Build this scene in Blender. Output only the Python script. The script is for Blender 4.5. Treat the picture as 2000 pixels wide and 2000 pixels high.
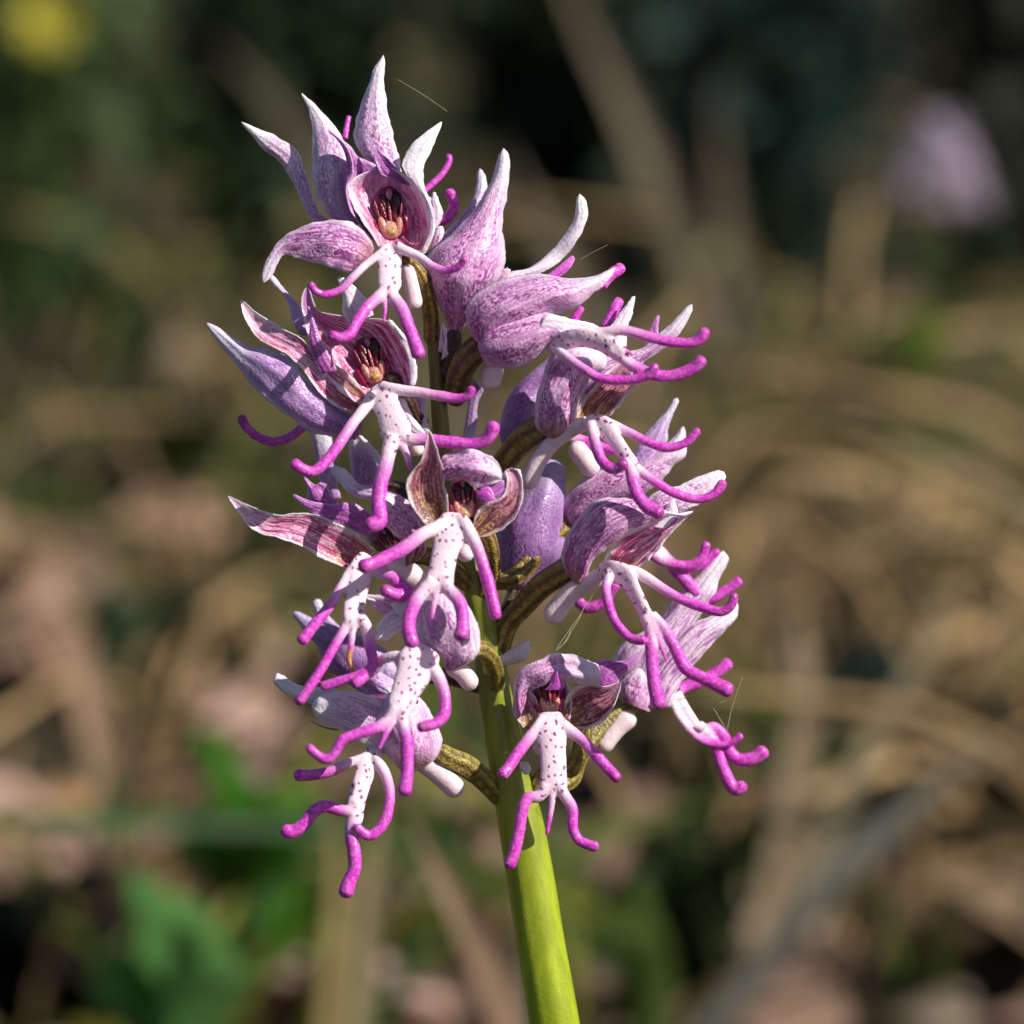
import bpy, math, random
import numpy as np
from mathutils import Vector, noise as mnoise

# ---------------------------------------------------------------- camera, sky, sun, exposure
S = bpy.context.scene
for o in list(bpy.data.objects): bpy.data.objects.remove(o, do_unlink=True)
U = 5e-5                      # metres per photograph pixel at the focus distance
DIST = 0.35                   # focus distance
PITCH = math.radians(-12)
CAM = np.array([0.0, 0.0, 0.30])
FWD = np.array([0, math.cos(PITCH), math.sin(PITCH)])
RGT = np.array([1.0, 0, 0])
UPV = np.cross(RGT, FWD)
cd = bpy.data.cameras.new('camera'); co = bpy.data.objects.new('camera', cd)
S.collection.objects.link(co); S.camera = co
co.location = CAM; co.rotation_euler = (math.pi/2 + PITCH, 0, 0)
cd.sensor_width = 36; cd.lens = 36*DIST/(2000*U)
cd.clip_start = 0.01; cd.clip_end = 500
cd.dof.use_dof = True; cd.dof.focus_distance = DIST - 0.004
APERTURE = 0.0072
cd.dof.aperture_fstop = cd.lens/1000/APERTURE
SUN_EL, SUN_AZ = math.radians(40), math.radians(116)      # azimuth clockwise from +Y
W = bpy.data.worlds.new('World'); S.world = W; W.use_nodes = True
nt = W.node_tree; bg = nt.nodes['Background']
sky = nt.nodes.new('ShaderNodeTexSky'); sky.sky_type = 'NISHITA'; sky.sun_disc = False
sky.sun_elevation = SUN_EL; sky.sun_rotation = SUN_AZ
nt.links.new(sky.outputs[0], bg.inputs[0]); bg.inputs[1].default_value = 0.06
sd = bpy.data.lights.new('sun', 'SUN'); so = bpy.data.objects.new('sun', sd); S.collection.objects.link(so)
sd.energy = 4.9; sd.angle = math.radians(0.5); sd.color = (1.0, 0.93, 0.82)
tos = Vector((math.sin(SUN_AZ)*math.cos(SUN_EL), math.cos(SUN_AZ)*math.cos(SUN_EL), math.sin(SUN_EL)))
so.rotation_euler = (-tos).to_track_quat('-Z', 'Y').to_euler(); so.location = tos*3
S.view_settings.view_transform = 'Standard'; S.view_settings.look = 'None'
S.view_settings.exposure = 0.27; S.view_settings.gamma = 1
S.cycles.use_denoising = True
S.cycles.max_bounces = 8

# ---------------------------------------------------------------- helpers
rng = np.random.default_rng(7); random.seed(7)
CROP = dict(A=(440,80,3.864), B=(380,520,3.116), C=(780,270,2.927), D=(940,740,3.715), E=(420,820,3.331),
            F=(500,1120,2.927), G=(920,1020,2.760), H=(900,1400,3.22), I=(560,540,6.44), J=(780,540,4.83),
            K=(560,820,6.44), L=(840,1180,5.083), M=(820,840,8.05), N=(680,330,8.782), O=(1260,1020,3.577), Q=(540,1160,4.6),
            X=(0,0,1.0))
def q(txt):
    """'A 10,20 30,40,5 B 1,2' -> rows (x, -y, z) in plant pixels (5e-5 m each)."""
    out = []; cr = CROP['X']
    for w in txt.split():
        if w in CROP: cr = CROP[w]; continue
        v = [float(t) for t in w.split(',')]
        out.append((cr[0]+v[0]/cr[2], -(cr[1]+v[1]/cr[2]), v[2] if len(v) > 2 else np.nan))
    return np.array(out)
def setz(p, z):
    p = p.copy()
    if np.isscalar(z): z = [z, z]
    d = np.r_[0, np.cumsum(np.linalg.norm(np.diff(p[:, :2], axis=0), axis=1))]; d /= max(d[-1], 1e-9)
    zz = np.interp(d, np.linspace(0, 1, len(z)), z)
    m = np.isnan(p[:, 2]); p[m, 2] = zz[m]
    return p
def world(p):
    """plant pixels -> world metres, at the point's own distance."""
    p = np.asarray(p, float)
    k = (DIST - p[..., 2]*U)
    return CAM + k[..., None]*(FWD + ((p[..., 0]-1000)*U/DIST)[..., None]*RGT + ((1000+p[..., 1])*U/DIST)[..., None]*UPV)
def catmull(p, n):
    p = np.asarray(p, float)
    if len(p) == 2:
        t = np.linspace(0, 1, n)[:, None]; return p[0]*(1-t)+p[1]*t
    d = np.r_[0, np.cumsum(np.linalg.norm(np.diff(p[:, :3], axis=0), axis=1)+1e-6)]
    m = np.empty_like(p)
    m[1:-1] = (p[2:]-p[:-2])/(d[2:]-d[:-2])[:, None]
    m[0] = (p[1]-p[0])/(d[1]-d[0]); m[-1] = (p[-1]-p[-2])/(d[-1]-d[-2])
    s = np.linspace(0, d[-1], n); i = np.clip(np.searchsorted(d, s, 'right')-1, 0, len(p)-2)
    h = (d[i+1]-d[i]); t = ((s-d[i])/h)[:, None]; h = h[:, None]
    return ((2*t**3-3*t**2+1)*p[i] + (t**3-2*t**2+t)*h*m[i] + (-2*t**3+3*t**2)*p[i+1] + (t**3-t**2)*h*m[i+1])
def unit(v): return v/np.maximum(np.linalg.norm(v, axis=-1, keepdims=True), 1e-9)
def frames(c):
    T = unit(np.gradient(c, axis=0))
    ref = np.array([0, 0, 1.0]); N = np.empty_like(T)
    n = ref - T[0]*T[0].dot(ref)
    if np.linalg.norm(n) < .2: n = np.array([0, 1.0, 0]) - T[0]*T[0][1]
    N[0] = n/np.linalg.norm(n)
    for i in range(1, len(T)):
        n = N[i-1]-T[i]*T[i].dot(N[i-1]); N[i] = n/max(np.linalg.norm(n), 1e-9)
    return T, N, np.cross(T, N)
def tube(c, ra, rb=None, k=14, ribs=0, amp=0, twist=0, cap=True, blunt=False, cap0=False):
    """swept closed tube; ra along B, rb along N."""
    c = np.asarray(c, float); n = len(c); ra = np.broadcast_to(ra, n).astype(float); rb = ra if rb is None else np.broadcast_to(rb, n)
    T, N, B = frames(c)
    a = np.linspace(0, 2*np.pi, k, endpoint=False)
    w = np.linspace(0, 1, n)
    if cap:                       # round the far end
        L = np.r_[0, np.cumsum(np.linalg.norm(np.diff(c, axis=0), axis=1))]; e = (L[-1]-L)/np.maximum(ra[-1], 1e-6)
        f = np.sqrt(np.clip(1-np.clip(1-e, 0, 1)**2, 0.03, 1))
        if blunt: f = np.clip(1-np.clip(1-e*1.5, 0, 1)**3, .45, 1)
    else: f = np.ones(n)
    if cap0:
        L = np.r_[0, np.cumsum(np.linalg.norm(np.diff(c, axis=0), axis=1))]; f = f*np.sqrt(np.clip(1-np.clip(1-L/np.maximum(ra[0], 1e-6), 0, 1)**2, .03, 1))
    V = []
    for i in range(n):
        r = 1+amp*np.cos(ribs*a+twist*w[i]) if ribs else np.ones(k)
        V.append(c[i] + (np.cos(a)*ra[i]*f[i]*r)[:, None]*B[i] + (np.sin(a)*rb[i]*f[i]*r)[:, None]*N[i])
    V = np.concatenate(V+[[c[0]], [c[-1]]]); F = []
    for i in range(n-1):
        for j in range(k):
            F.append((i*k+j, i*k+(j+1) % k, (i+1)*k+(j+1) % k, (i+1)*k+j))
    for j in range(k):
        F.append((n*k, (j+1) % k, j)); F.append((n*k+1, (n-1)*k+j, (n-1)*k+(j+1) % k))
    t = np.r_[np.repeat(w, k), 0, 1]
    return V, F, t
COL = S.collection
def mkmesh(name, V, F, mat, parent=None, cols=None, uv=None, smooth=True, kind=None, origin=None, **attrs):
    me = bpy.data.meshes.new(name)
    V = np.asarray(V, float)
    if origin is not None: V = V-origin
    me.from_pydata(V.tolist(), [], F)
    if smooth: me.polygons.foreach_set('use_smooth', np.ones(len(me.polygons), bool))
    if cols:
        for an, c in cols.items():
            at = me.color_attributes.new(an, 'FLOAT_COLOR', 'POINT')
            c = np.broadcast_to(c, (len(V), 3)); at.data.foreach_set('color', np.c_[c, np.ones(len(V))].ravel())
    if uv is not None:
        l = me.uv_layers.new(name='UVMap'); idx = np.empty(len(me.loops), int); me.loops.foreach_get('vertex_index', idx)
        l.data.foreach_set('uv', uv[idx].ravel())
    me.materials.append(mat); me.update()
    o = bpy.data.objects.new(name, me); COL.objects.link(o)
    if parent is not None: o.parent = parent
    if kind: o['kind'] = kind
    return o
def empty(name, loc, parent=None, label=None, cat=None, group=None):
    o = bpy.data.objects.new(name, None); COL.objects.link(o); o.empty_display_size = .005
    o.location = loc
    if parent: o.parent = parent
    tag(o, label, cat, group); return o
def tag(o, label=None, cat=None, group=None, kind=None):
    if label: o['label'] = label
    if cat: o['category'] = cat
    if group: o['group'] = group
    if kind: o['kind'] = kind
    return o

# ---------------------------------------------------------------- materials
class NT:
    def __init__(s, name):
        s.m = bpy.data.materials.new(name); s.m.use_nodes = True; s.t = s.m.node_tree
        s.b = s.t.nodes['Principled BSDF']
    def n(s, typ, **kw):
        x = s.t.nodes.new('ShaderNode'+typ)
        for k, v in kw.items(): setattr(x, k, v)
        return x
    def l(s, a, b): s.t.links.new(a, b)
    def v(s, sock, val):
        if hasattr(val, 'links'): s.l(val, sock)
        else: sock.default_value = val
    def math(s, op, a, b=0.0, c=None, clamp=False):
        x = s.n('Math', operation=op, use_clamp=clamp); s.v(x.inputs[0], a); s.v(x.inputs[1], b)
        if c is not None: s.v(x.inputs[2], c)
        return x.outputs[0]
    def vmul(s, a, b):
        x = s.n('VectorMath', operation='MULTIPLY'); s.l(a, x.inputs[0]); x.inputs[1].default_value = b; return x.outputs[0]
    def ramp(s, f, lo, hi, a=0.0, b=1.0):
        x = s.n('MapRange', interpolation_type='SMOOTHSTEP'); s.l(f, x.inputs[0])
        for i, k in enumerate((lo, hi, a, b)): x.inputs[i+1].default_value = k
        return x.outputs[0]
    def mix(s, f, a, b, mode='MIX'):
        x = s.n('Mix', data_type='RGBA', blend_type=mode); s.v(x.inputs[0], f)
        for i, k in ((6, a), (7, b)):
            if isinstance(k, tuple): x.inputs[i].default_value = (*k, 1)[:4]
            else: s.l(k, x.inputs[i])
        return x.outputs[2]
    def noise(s, vec, scale, detail=2, rough=.5, dist=0):
        x = s.n('TexNoise'); s.l(vec, x.inputs['Vector']); x.inputs['Scale'].default_value = scale
        x.inputs['Detail'].default_value = detail; x.inputs['Roughness'].default_value = rough; x.inputs['Distortion'].default_value = dist
        return x.outputs[0]
    def attr(s, name): 
        x = s.n('Attribute'); x.attribute_name = name; return x.outputs['Color']
    def sep(s, c): 
        x = s.n('SeparateColor'); s.l(c, x.inputs[0]); return x.outputs
    def px(s):
        x = s.n('TexCoord'); return s.vmul(x.outputs['Object'], (1/U,)*3)
    def bump(s, h, strength, dist):
        x = s.n('Bump'); s.l(h, x.inputs['Height']); x.inputs['Strength'].default_value = strength; x.inputs['Distance'].default_value = dist
        s.l(x.outputs[0], s.b.inputs['Normal'])
    def fin(s, col, rough=.5, spec=.5, sss=0, sssr=.0006, coat=0, sheen=0):
        b = s.b
        s.v(b.inputs['Base Color'], col) if not isinstance(col, tuple) else setattr(b.inputs['Base Color'], 'default_value', (*col, 1))
        s.v(b.inputs['Roughness'], rough); b.inputs['Specular IOR Level'].default_value = spec
        b.inputs['Subsurface Weight'].default_value = sss
        if sss: b.inputs['Subsurface Radius'].default_value = (1, .55, .8); b.inputs['Subsurface Scale'].default_value = sssr
        b.inputs['Coat Weight'].default_value = coat; b.inputs['Coat Roughness'].default_value = .25
        b.inputs['Sheen Weight'].default_value = sheen
        return s.m
def sparkle(g):
    """glistening cell relief of orchid skin: cells about 5 px wide."""
    p = g.px()
    v = g.n('TexVoronoi', feature='F1'); g.l(p, v.inputs['Vector']); v.inputs['Scale'].default_value = .16
    n1 = g.noise(p, .35, 2)
    h = g.math('ADD', g.math('MULTIPLY', v.outputs['Distance'], -1.0), g.math('MULTIPLY', n1, .7))
    g.glit = g.ramp(g.sep(v.outputs['Color'])[0], .55, .95)  # random cells that get painted glints and lower roughness
    return p, h
def mat_petal():
    g = NT('petal_skin'); p, h = sparkle(g)
    C, INK = g.attr('Col'), g.attr('Ink'); fx = g.sep(g.attr('fx'))
    uvn = g.n('UVMap'); uv = uvn.outputs[0]
    sp = g.ramp(g.math('ADD', g.noise(g.vmul(uv, (.115, .19, 1)), 1.0, 2, .6), g.math('MULTIPLY', fx[2], .055)), .505, .55)
    big = g.ramp(g.noise(g.vmul(uv, (.018, .035, 1)), 1.0, 2), .36, .60)
    sp = g.math('MULTIPLY', g.math('MULTIPLY', sp, fx[0]), g.math('ADD', .42, g.math('MULTIPLY', big, .58)))
    vn = g.noise(g.vmul(uv, (.008, .092, 1)), 1.0, 2, .5, .5)
    ve = g.ramp(g.math('ABSOLUTE', g.math('SUBTRACT', vn, .5)), .032, .078, 1, 0)
    brk = g.ramp(g.noise(g.vmul(uv, (.05, .05, 1)), 1.0, 2), .35, .55)
    ve = g.math('MULTIPLY', g.math('MULTIPLY', ve, fx[1]), g.math('ADD', .6, g.math('MULTIPLY', brk, .4)))
    m = g.math('MINIMUM', g.math('MAXIMUM', sp, ve), 1.0)
    var = g.mix(g.ramp(g.noise(p, .018, 3), .3, .7), (.86, .84, .88), (1.08, 1.06, 1.06))
    c = g.mix(1.0, C, var, 'MULTIPLY')
    c = g.mix(g.math('MULTIPLY', m, .93), c, INK)
    g.bump(h, .42, .0001)
    c = g.mix(g.math('MULTIPLY', g.glit, .07), c, (.95, .80, .97))  # pale tint on those cells, glints painted into the petal colour
    return g.fin(c, g.math('SUBTRACT', .48, g.math('MULTIPLY', g.glit, .28)), .55, .16, .0007, 0.0)
def mat_lip():
    g = NT('lip_skin'); p, h = sparkle(g)
    C = g.attr('Col'); fx = g.sep(g.attr('fx'))
    wp = g.n('VectorMath', operation='ADD'); g.l(p, wp.inputs[0])
    nz = g.n('TexNoise'); g.l(p, nz.inputs['Vector']); nz.inputs['Scale'].default_value = .09
    nz.inputs['Detail'].default_value = 3; sc = g.vmul(nz.outputs['Color'], (13, 13, 13)); g.l(sc, wp.inputs[1])
    sx = g.n('SeparateXYZ'); g.l(wp.outputs[0], sx.inputs[0]); cx = g.n('CombineXYZ'); g.l(sx.outputs[0], cx.inputs[0]); g.l(sx.outputs[2], cx.inputs[1])
    v = g.n('TexVoronoi', feature='F1', voronoi_dimensions='2D'); g.l(cx.outputs[0], v.inputs['Vector']); v.inputs['Scale'].default_value = .068; v.inputs['Randomness'].default_value = 1.0
    rnd = g.sep(v.outputs['Color'])
    thr = g.math('ADD', .10, g.math('MULTIPLY', rnd[0], .15))
    spot = g.math('LESS_THAN', v.outputs['Distance'], thr)
    keep = g.math('GREATER_THAN', rnd[1], .22)
    m = g.math('MULTIPLY', g.math('MULTIPLY', spot, keep), fx[0], clamp=True)
    mot = g.ramp(g.noise(p, .16, 4, .7), .45, .60)
    c = g.mix(g.math('MULTIPLY', mot, .16), C, (.93, .70, .88))  # fine pale mottle painted in as white micro sparkle
    c = g.mix(m, c, (.24, .02, .17))
    g.bump(h, .30, .0001)
    c = g.mix(g.math('MULTIPLY', g.glit, .13), c, (.95, .62, .92))  # pink-white glints painted into the lip colour
    return g.fin(c, g.math('SUBTRACT', .46, g.math('MULTIPLY', g.glit, .28)), .36, .16, .0009, 0.0)
def mat_simple(name, attr=True, rough=.45, bump=.4, sss=.1, mottle=.5, spec=.5, scale=.05, streak=None):
    g = NT(name); p, h = sparkle(g)
    C = g.attr('Col')
    pp = p if streak is None else g.vmul(p, streak)
    var = g.mix(g.ramp(g.noise(pp, scale, 4, .6), .3, .7), (1-mottle,)*3, (1+mottle*.35,)*3)
    c = g.mix(1.0, C, var, 'MULTIPLY')
    g.bump(h, bump, .0001)
    return g.fin(c, rough, spec, sss, .0008)
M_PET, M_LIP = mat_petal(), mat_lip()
M_SPUR = mat_simple('spur_skin', mottle=.12, sss=.35, bump=.25)
M_OV = mat_simple('ovary_skin', mottle=.55, bump=.9, rough=.32, sss=.05, scale=.09)
M_STEM = mat_simple('stem_skin', mottle=.30, bump=.12, rough=.36, sss=.12, scale=.02, streak=(1.6, 1.6, .15))
M_COLUMN = mat_simple('column_skin', mottle=.4, bump=.5, rough=.25, sss=.15, scale=.12)

# ---------------------------------------------------------------- orchid builders
def V3(*a): return np.array(a, float)
PAL = dict(   # base, mid, tip, edge, ink, speckle, vein
    out=(V3(.68,.36,.54), V3(.80,.48,.77), V3(.84,.76,.89), V3(.80,.62,.81), V3(.25,.010,.22), 1.0, .5),
    pale=(V3(.70,.42,.64), V3(.82,.62,.82), V3(.88,.84,.92), V3(.86,.77,.88), V3(.28,.02,.30), .9, .55),
    lil_shade=(V3(.44,.22,.46), V3(.54,.38,.66), V3(.80,.78,.90), V3(.64,.52,.76), V3(.20,.02,.26), .80, .5),  # lilac turned bluish and darker, skylit shade put into the colour
    inn=(V3(.56,.42,.16), V3(.84,.46,.66), V3(.80,.60,.76), V3(.86,.79,.83), V3(.36,.002,.13), .8, 1.15),
    olv=(V3(.50,.38,.11), V3(.54,.22,.28), V3(.58,.28,.42), V3(.84,.74,.79), V3(.13,.003,.03), .95, 1.2),
    rose=(V3(.70,.32,.40), V3(.82,.44,.66), V3(.52,.24,.58), V3(.82,.70,.82), V3(.36,.002,.14), .7, 1.2),
    wht=(V3(.80,.66,.80), V3(.84,.76,.86), V3(.90,.87,.92), V3(.89,.84,.90), V3(.40,.10,.40), .25, .22),
    pur=(V3(.46,.15,.42), V3(.50,.15,.52), V3(.56,.23,.60), V3(.68,.42,.70), V3(.21,.008,.22), .75, .8),
    mag=(V3(.54,.08,.50), V3(.58,.08,.54), V3(.60,.12,.57), V3(.64,.20,.62), V3(.30,.01,.30), .25, .3),
    shade=(V3(.30,.11,.34), V3(.36,.19,.46), V3(.52,.44,.68), V3(.42,.26,.52), V3(.14,.012,.20), .75, .4),  # purple darkened so the colour itself carries the shade
)
OLIVE = V3(.42,.31,.10)
def petal(fl, name, L, R, z=0, zr=None, b=.6, pal='out', spk=None, vein=None, n=44, m=22, thick=3.2, wave=1.0, tipw=.035, label=None, olive=0):
    Lp, Rp = setz(q(L), z), setz(q(R), z if zr is None else zr)
    Lc, Rc = catmull(Lp, n), catmull(Rp, n)
    t = np.linspace(0, 1, n)
    mid = (Lc+Rc)/2
    f = np.where(t > 1-tipw, np.sqrt(np.clip(1-((t-1+tipw)/tipw)**2, 0, 1)), 1)
    f = np.where(t < .02, np.sqrt(np.clip(1-((.02-t)/.02)**2, .02, 1)), f)
    f = np.maximum(f, .03)[:, None]
    Lc, Rc = mid+(Lc-mid)*f, mid+(Rc-mid)*f
    Wd = Rc-Lc; hw = np.linalg.norm(Wd, axis=1)/2
    T = unit(np.gradient(mid, axis=0)); N = np.cross(T, unit(Wd)); N[N[:, 2] < 0] *= -1
    for _ in range(6): N[1:-1] = (N[:-2]+2*N[1:-1]+N[2:])/4
    N = unit(N)
    vv = np.linspace(-1, 1, m); prof = 1-np.abs(vv)**2.3
    seed = rng.uniform(0, 50)
    base, midc, tip, edge, ink, s0, v0 = PAL[pal]
    s0 = s0 if spk is None else spk; v0 = v0 if vein is None else vein
    ln = np.r_[0, np.cumsum(np.linalg.norm(np.diff(mid, axis=0), axis=1))]
    P = np.empty((n, m, 3)); 
    for i in range(n):
        for j in range(m):
            v = vv[j]; p = mid[i]+Wd[i]*v/2
            nz = mnoise.noise((ln[i]*.016+seed, v*1.3, seed)) * hw[i]*.11*wave
            nz += math.sin(v*9+mnoise.noise((ln[i]*.01, seed, v))*2)*min(hw[i]*.02, 1.0)
            nz += abs(v)**4*mnoise.noise((ln[i]*.035+seed, v*.5+9, seed))*min(hw[i]*.25, 9)*wave
            if abs(v) > .5: p = p+unit(Wd[i])*v*(mnoise.noise((ln[i]*.05+seed, v*2, 5.5))*min(hw[i]*.12, 3.2)+mnoise.noise((ln[i]*.18+seed, v*2, 8.5))*1.1)*(abs(v)-.5)*2
            P[i, j] = p + N[i]*(b*hw[i]*prof[j]+nz)
    # normals for thickness
    du = np.gradient(P, axis=0); dv = np.gradient(P, axis=1); NN = np.cross(du, dv); NN = unit(NN)
    sgn = np.where((NN*N[:, None, :]).sum(-1, keepdims=True) < 0, -1, 1); NN = NN*sgn
    th = thick*(1-.55*np.abs(vv)**3)[None, :, None]
    Vv = np.concatenate([P.reshape(-1, 3), (P-NN*th).reshape(-1, 3)])
    F = []; o = n*m
    for i in range(n-1):
        for j in range(m-1):
            a, bq, c, d = i*m+j, i*m+j+1, (i+1)*m+j+1, (i+1)*m+j
            F.append((a, bq, c, d)); F.append((o+a, o+d, o+c, o+bq))
    for i in range(n-1):
        for j, flip in ((0, 0), (m-1, 1)):
            a, d = i*m+j, (i+1)*m+j
            F.append((a, d, o+d, o+a) if not flip else (d, a, o+a, o+d))
    for j in range(m-1):
        for i, flip in ((0, 1), (n-1, 0)):
            a, c = i*m+j, i*m+j+1
            F.append((a, o+a, o+c, c) if flip else (c, o+c, o+a, a))
    tt = np.repeat(t, m)[:, None]; ee = np.tile(np.abs(vv), n)[:, None]
    sm = lambda x, a, c: np.clip((x-a)/(c-a), 0, 1)**2*(3-2*np.clip((x-a)/(c-a), 0, 1))
    c = base+(midc-base)*sm(tt, .0 if pal not in ('inn', 'olv') else .06, .30 if pal not in ('olv',) else .55); c = c+(tip-c)*sm(tt, .55, .95)
    if olive: c = c+(OLIVE-c)*(1-sm(tt, olive*.35, olive))*.85
    ed = sm(ee, .62, .98)*sm(tt, -.1, .2); c = c+(edge-c)*ed*.9
    fx = np.c_[(s0*(1-.8*sm(tt, .62, .95))*(1-.85*ed)), v0*(1-.75*sm(tt, .6, .95))*(1-.9*sm(ee, .8, .97)), (1-sm(tt, .05, .6))]
    c = np.concatenate([c, c]); fx = np.concatenate([fx, fx])
    uv = np.c_[np.repeat(ln, m)+seed*37, (np.tile(vv, n)*np.repeat(hw.max()*.5+hw*.5, m))+seed*91]; uv = np.concatenate([uv, uv])
    return finish(fl, name, Vv, F, M_PET, dict(Col=c, Ink=np.broadcast_to(ink, c.shape), fx=fx), uv, label)
def finish(fl, name, Vpx, F, mat, cols, uv=None, label=None):
    o = mkmesh(name, world(Vpx), F, mat, fl, cols, uv, origin=fl['_w'] if isinstance(fl, dict) else ORIGIN[fl.name])
    if label: o['label'] = label
    return o
ORIGIN = {}
def flower(x, y, z, label):
    w = world(np.array([x, -y, z]))
    o = bpy.data.objects.new('flower', None); COL.objects.link(o); o.empty_display_size = .004
    o.parent = ORCHID; o.location = w-ORCHID_W; o['label'] = label
    ORIGIN[o.name] = w; return o
LP, LPK = V3(.86,.67,.78), V3(.80,.40,.70)
MG, MD = V3(.58,.028,.49), V3(.31,.004,.24)
def limb(txt, r0, r1=None, z=0, tint=(.08, .55), dark=.25, flat=1.0):
    r0 *= .88; r1 = r0 if r1 is None else r1*.88
    return dict(p=setz(q(txt), z), r0=r0, r1=r1, tint=tint, dark=dark, flat=flat, up=False)
def lip(fl, body, hw, limbs, z=0, spots=1.0, th=.42, vox=2.0, base=None, shade=0):
    """flat spotted body with round-tipped lobes, grown together into one skin."""
    base = LP if base is None else base
    Vs, Fs = [], []; o = 0; cen = []
    if body:
        bp = setz(q(body), z); bc = catmull(bp, 30); h = np.interp(np.linspace(0, 1, 30), np.linspace(0, 1, len(hw)), hw)
        V, F, t = tube(bc, h, np.maximum(h*th, np.minimum(h, 8.5)), 20); Vs.append(V); Fs += [tuple(i+o for i in f) for f in F]; o += len(V)
        cen.append((bc, h, None, t))
    for li, l in enumerate(limbs):
        l['up'] = li < 2; n = 48; pp = l['p']
        if body:
            k_ = np.linalg.norm(bc-pp[0], axis=1).argmin()
            if np.linalg.norm(bc[k_]-pp[0]) < 70:
                k2 = max(k_-4, 0); pp = np.vstack([bc[k2]*.55+pp[0]*.45+(bc[k2]-bc[k_])*.3, pp])
        c = catmull(pp, n); s = np.linspace(0, 1, n)
        wob = np.array([mnoise.noise((s_*5+o*.13, o*.7, 3.3)) for s_ in s])
        r = (l['r0']+(l['r1']-l['r0'])*s)*(1+.05*wob)*(1+.05*np.exp(-((s-.94)/.06)**2))*(1+.22*np.exp(-s/.09)*(1 if l['r0'] > 9.5 else 0))
        jit = np.array([[mnoise.noise((s_*6+o, k*9.1, 1.7)) for k in range(3)] for s_ in s])*l['r0']*.10*np.sin(np.pi*s)[:, None]
        c = c+jit
        wob2 = np.array([mnoise.noise((s_*14+o*.31, o*.2, 7.7)) for s_ in s]); r = r*(1+.05*wob2)
        V, F, t = tube(c, r, r*.9, 12, blunt=True); Vs.append(V); Fs += [tuple(i+o for i in f) for f in F]; o += len(V)
        cen.append((c, r, l, s))
    me = bpy.data.meshes.new('tmp'); me.from_pydata(np.concatenate(Vs).tolist(), [], Fs)
    ob = bpy.data.objects.new('tmp', me); COL.objects.link(ob)
    rm = ob.modifiers.new('r', 'REMESH'); rm.mode = 'VOXEL'; rm.voxel_size = vox
    sm = ob.modifiers.new('s', 'SMOOTH'); sm.factor = .5; sm.iterations = 14
    dg = bpy.context.evaluated_depsgraph_get(); ev = ob.evaluated_get(dg); em = ev.to_mesh()
    V = np.empty(len(em.vertices)*3); em.vertices.foreach_get('co', V); V = V.reshape(-1, 3)
    F = [tuple(p.vertices) for p in em.polygons]
    ev.to_mesh_clear(); bpy.data.objects.remove(ob); bpy.data.meshes.remove(me)
    # pigment: nearest lobe and how far along it
    Wt = np.zeros(len(V)); C = np.zeros((len(V), 3)); SP = np.zeros(len(V))
    for c, r, l, s in cen:
        D = np.linalg.norm(V[:, None, :]-c[None, :, :], axis=2)/np.maximum(r, 4)[None]
        k = D.argmin(1); d = D[np.arange(len(V)), k]
        w = np.exp(-4.5*np.clip(d-.8, 0, 6))
        if l is None:
            col = np.broadcast_to(base, V.shape); sp = np.full(len(V), spots)
        else:
            tt = (k/(len(c)-1))[:, None]; a, b_ = l['tint']
            x = np.clip((tt-a)/(b_-a), 0, 1); x = x*x*(3-2*x)
            col = base+(LPK-base)*np.clip(x*2, 0, 1)*.6; col = col+(MG-col)*x
            y = np.clip((tt-.72)/.28, 0, 1); col = col+(MD-col)*y*y*l['dark']*2
            w = w*(.35+.65*np.clip(tt[:, 0]*6, 0, 1)); sp = spots*np.clip(.8-tt[:, 0]*5, 0, 1)*(1 if l['up'] else .2)
        C += col*w[:, None]; SP += sp*w; Wt += w
    C /= Wt[:, None]+1e-9; SP /= Wt+1e-9
    SP = np.clip((SP-.5)/.15, 0, 1)*.92
    return finish(fl, 'lip', V, F, M_LIP, dict(Col=C, fx=np.c_[SP, 0*SP, 0*SP]))
def spur(fl, txt, r0, r1, z=0, col=None, name='spur'):
    c = catmull(setz(q(txt), z), 34); s = np.linspace(0, 1, 34)
    r = r0+(r1-r0)*s
    V, F, t = tube(c, r, r*.92, 20, cap0=True)
    b = V3(.85,.68,.75) if col is None else col
    C = b*(1-.0*t[:, None])
    return finish(fl, name, V, F, M_SPUR, dict(Col=C))
def ovary(fl, txt, r0, r1, z=0, name='ovary', cols=None):
    c = catmull(setz(q(txt), z), 46); s = np.linspace(0, 1, 46)
    r = (r0+(r1-r0)*s)*(1+.12*np.sin(s*np.pi))
    V, F, t = tube(c, r, r, 36, ribs=6, amp=.07, twist=3.5, cap0=True)
    k = len(F)
    a = np.tile(np.arange(36)/36*2*np.pi, 46); ph = 6*a+3.5*np.repeat(s, 36); g_ = np.r_[.5+.5*np.cos(ph), 1, 1][:, None]
    hi, lo = (V3(.34,.27,.045), V3(.16,.06,.035)) if cols is None else cols
    C = lo+(hi-lo)*np.clip(g_*1.25, 0, 1)
    return finish(fl, name, V, F, M_OV, dict(Col=C))
def ellips(c, ax, k=14, m=10):
    """ax: 3x3 rows = half axes."""
    V = []; F = []
    for i in range(m+1):
        th = math.pi*i/m
        for j in range(k):
            ph = 2*math.pi*j/k
            V.append(c+ax[0]*math.sin(th)*math.cos(ph)+ax[1]*math.cos(th)+ax[2]*math.sin(th)*math.sin(ph))
    for i in range(m):
        for j in range(k): F.append((i*k+j, i*k+(j+1) % k, (i+1)*k+(j+1) % k, (i+1)*k+j))
    return np.array(V), F
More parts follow.
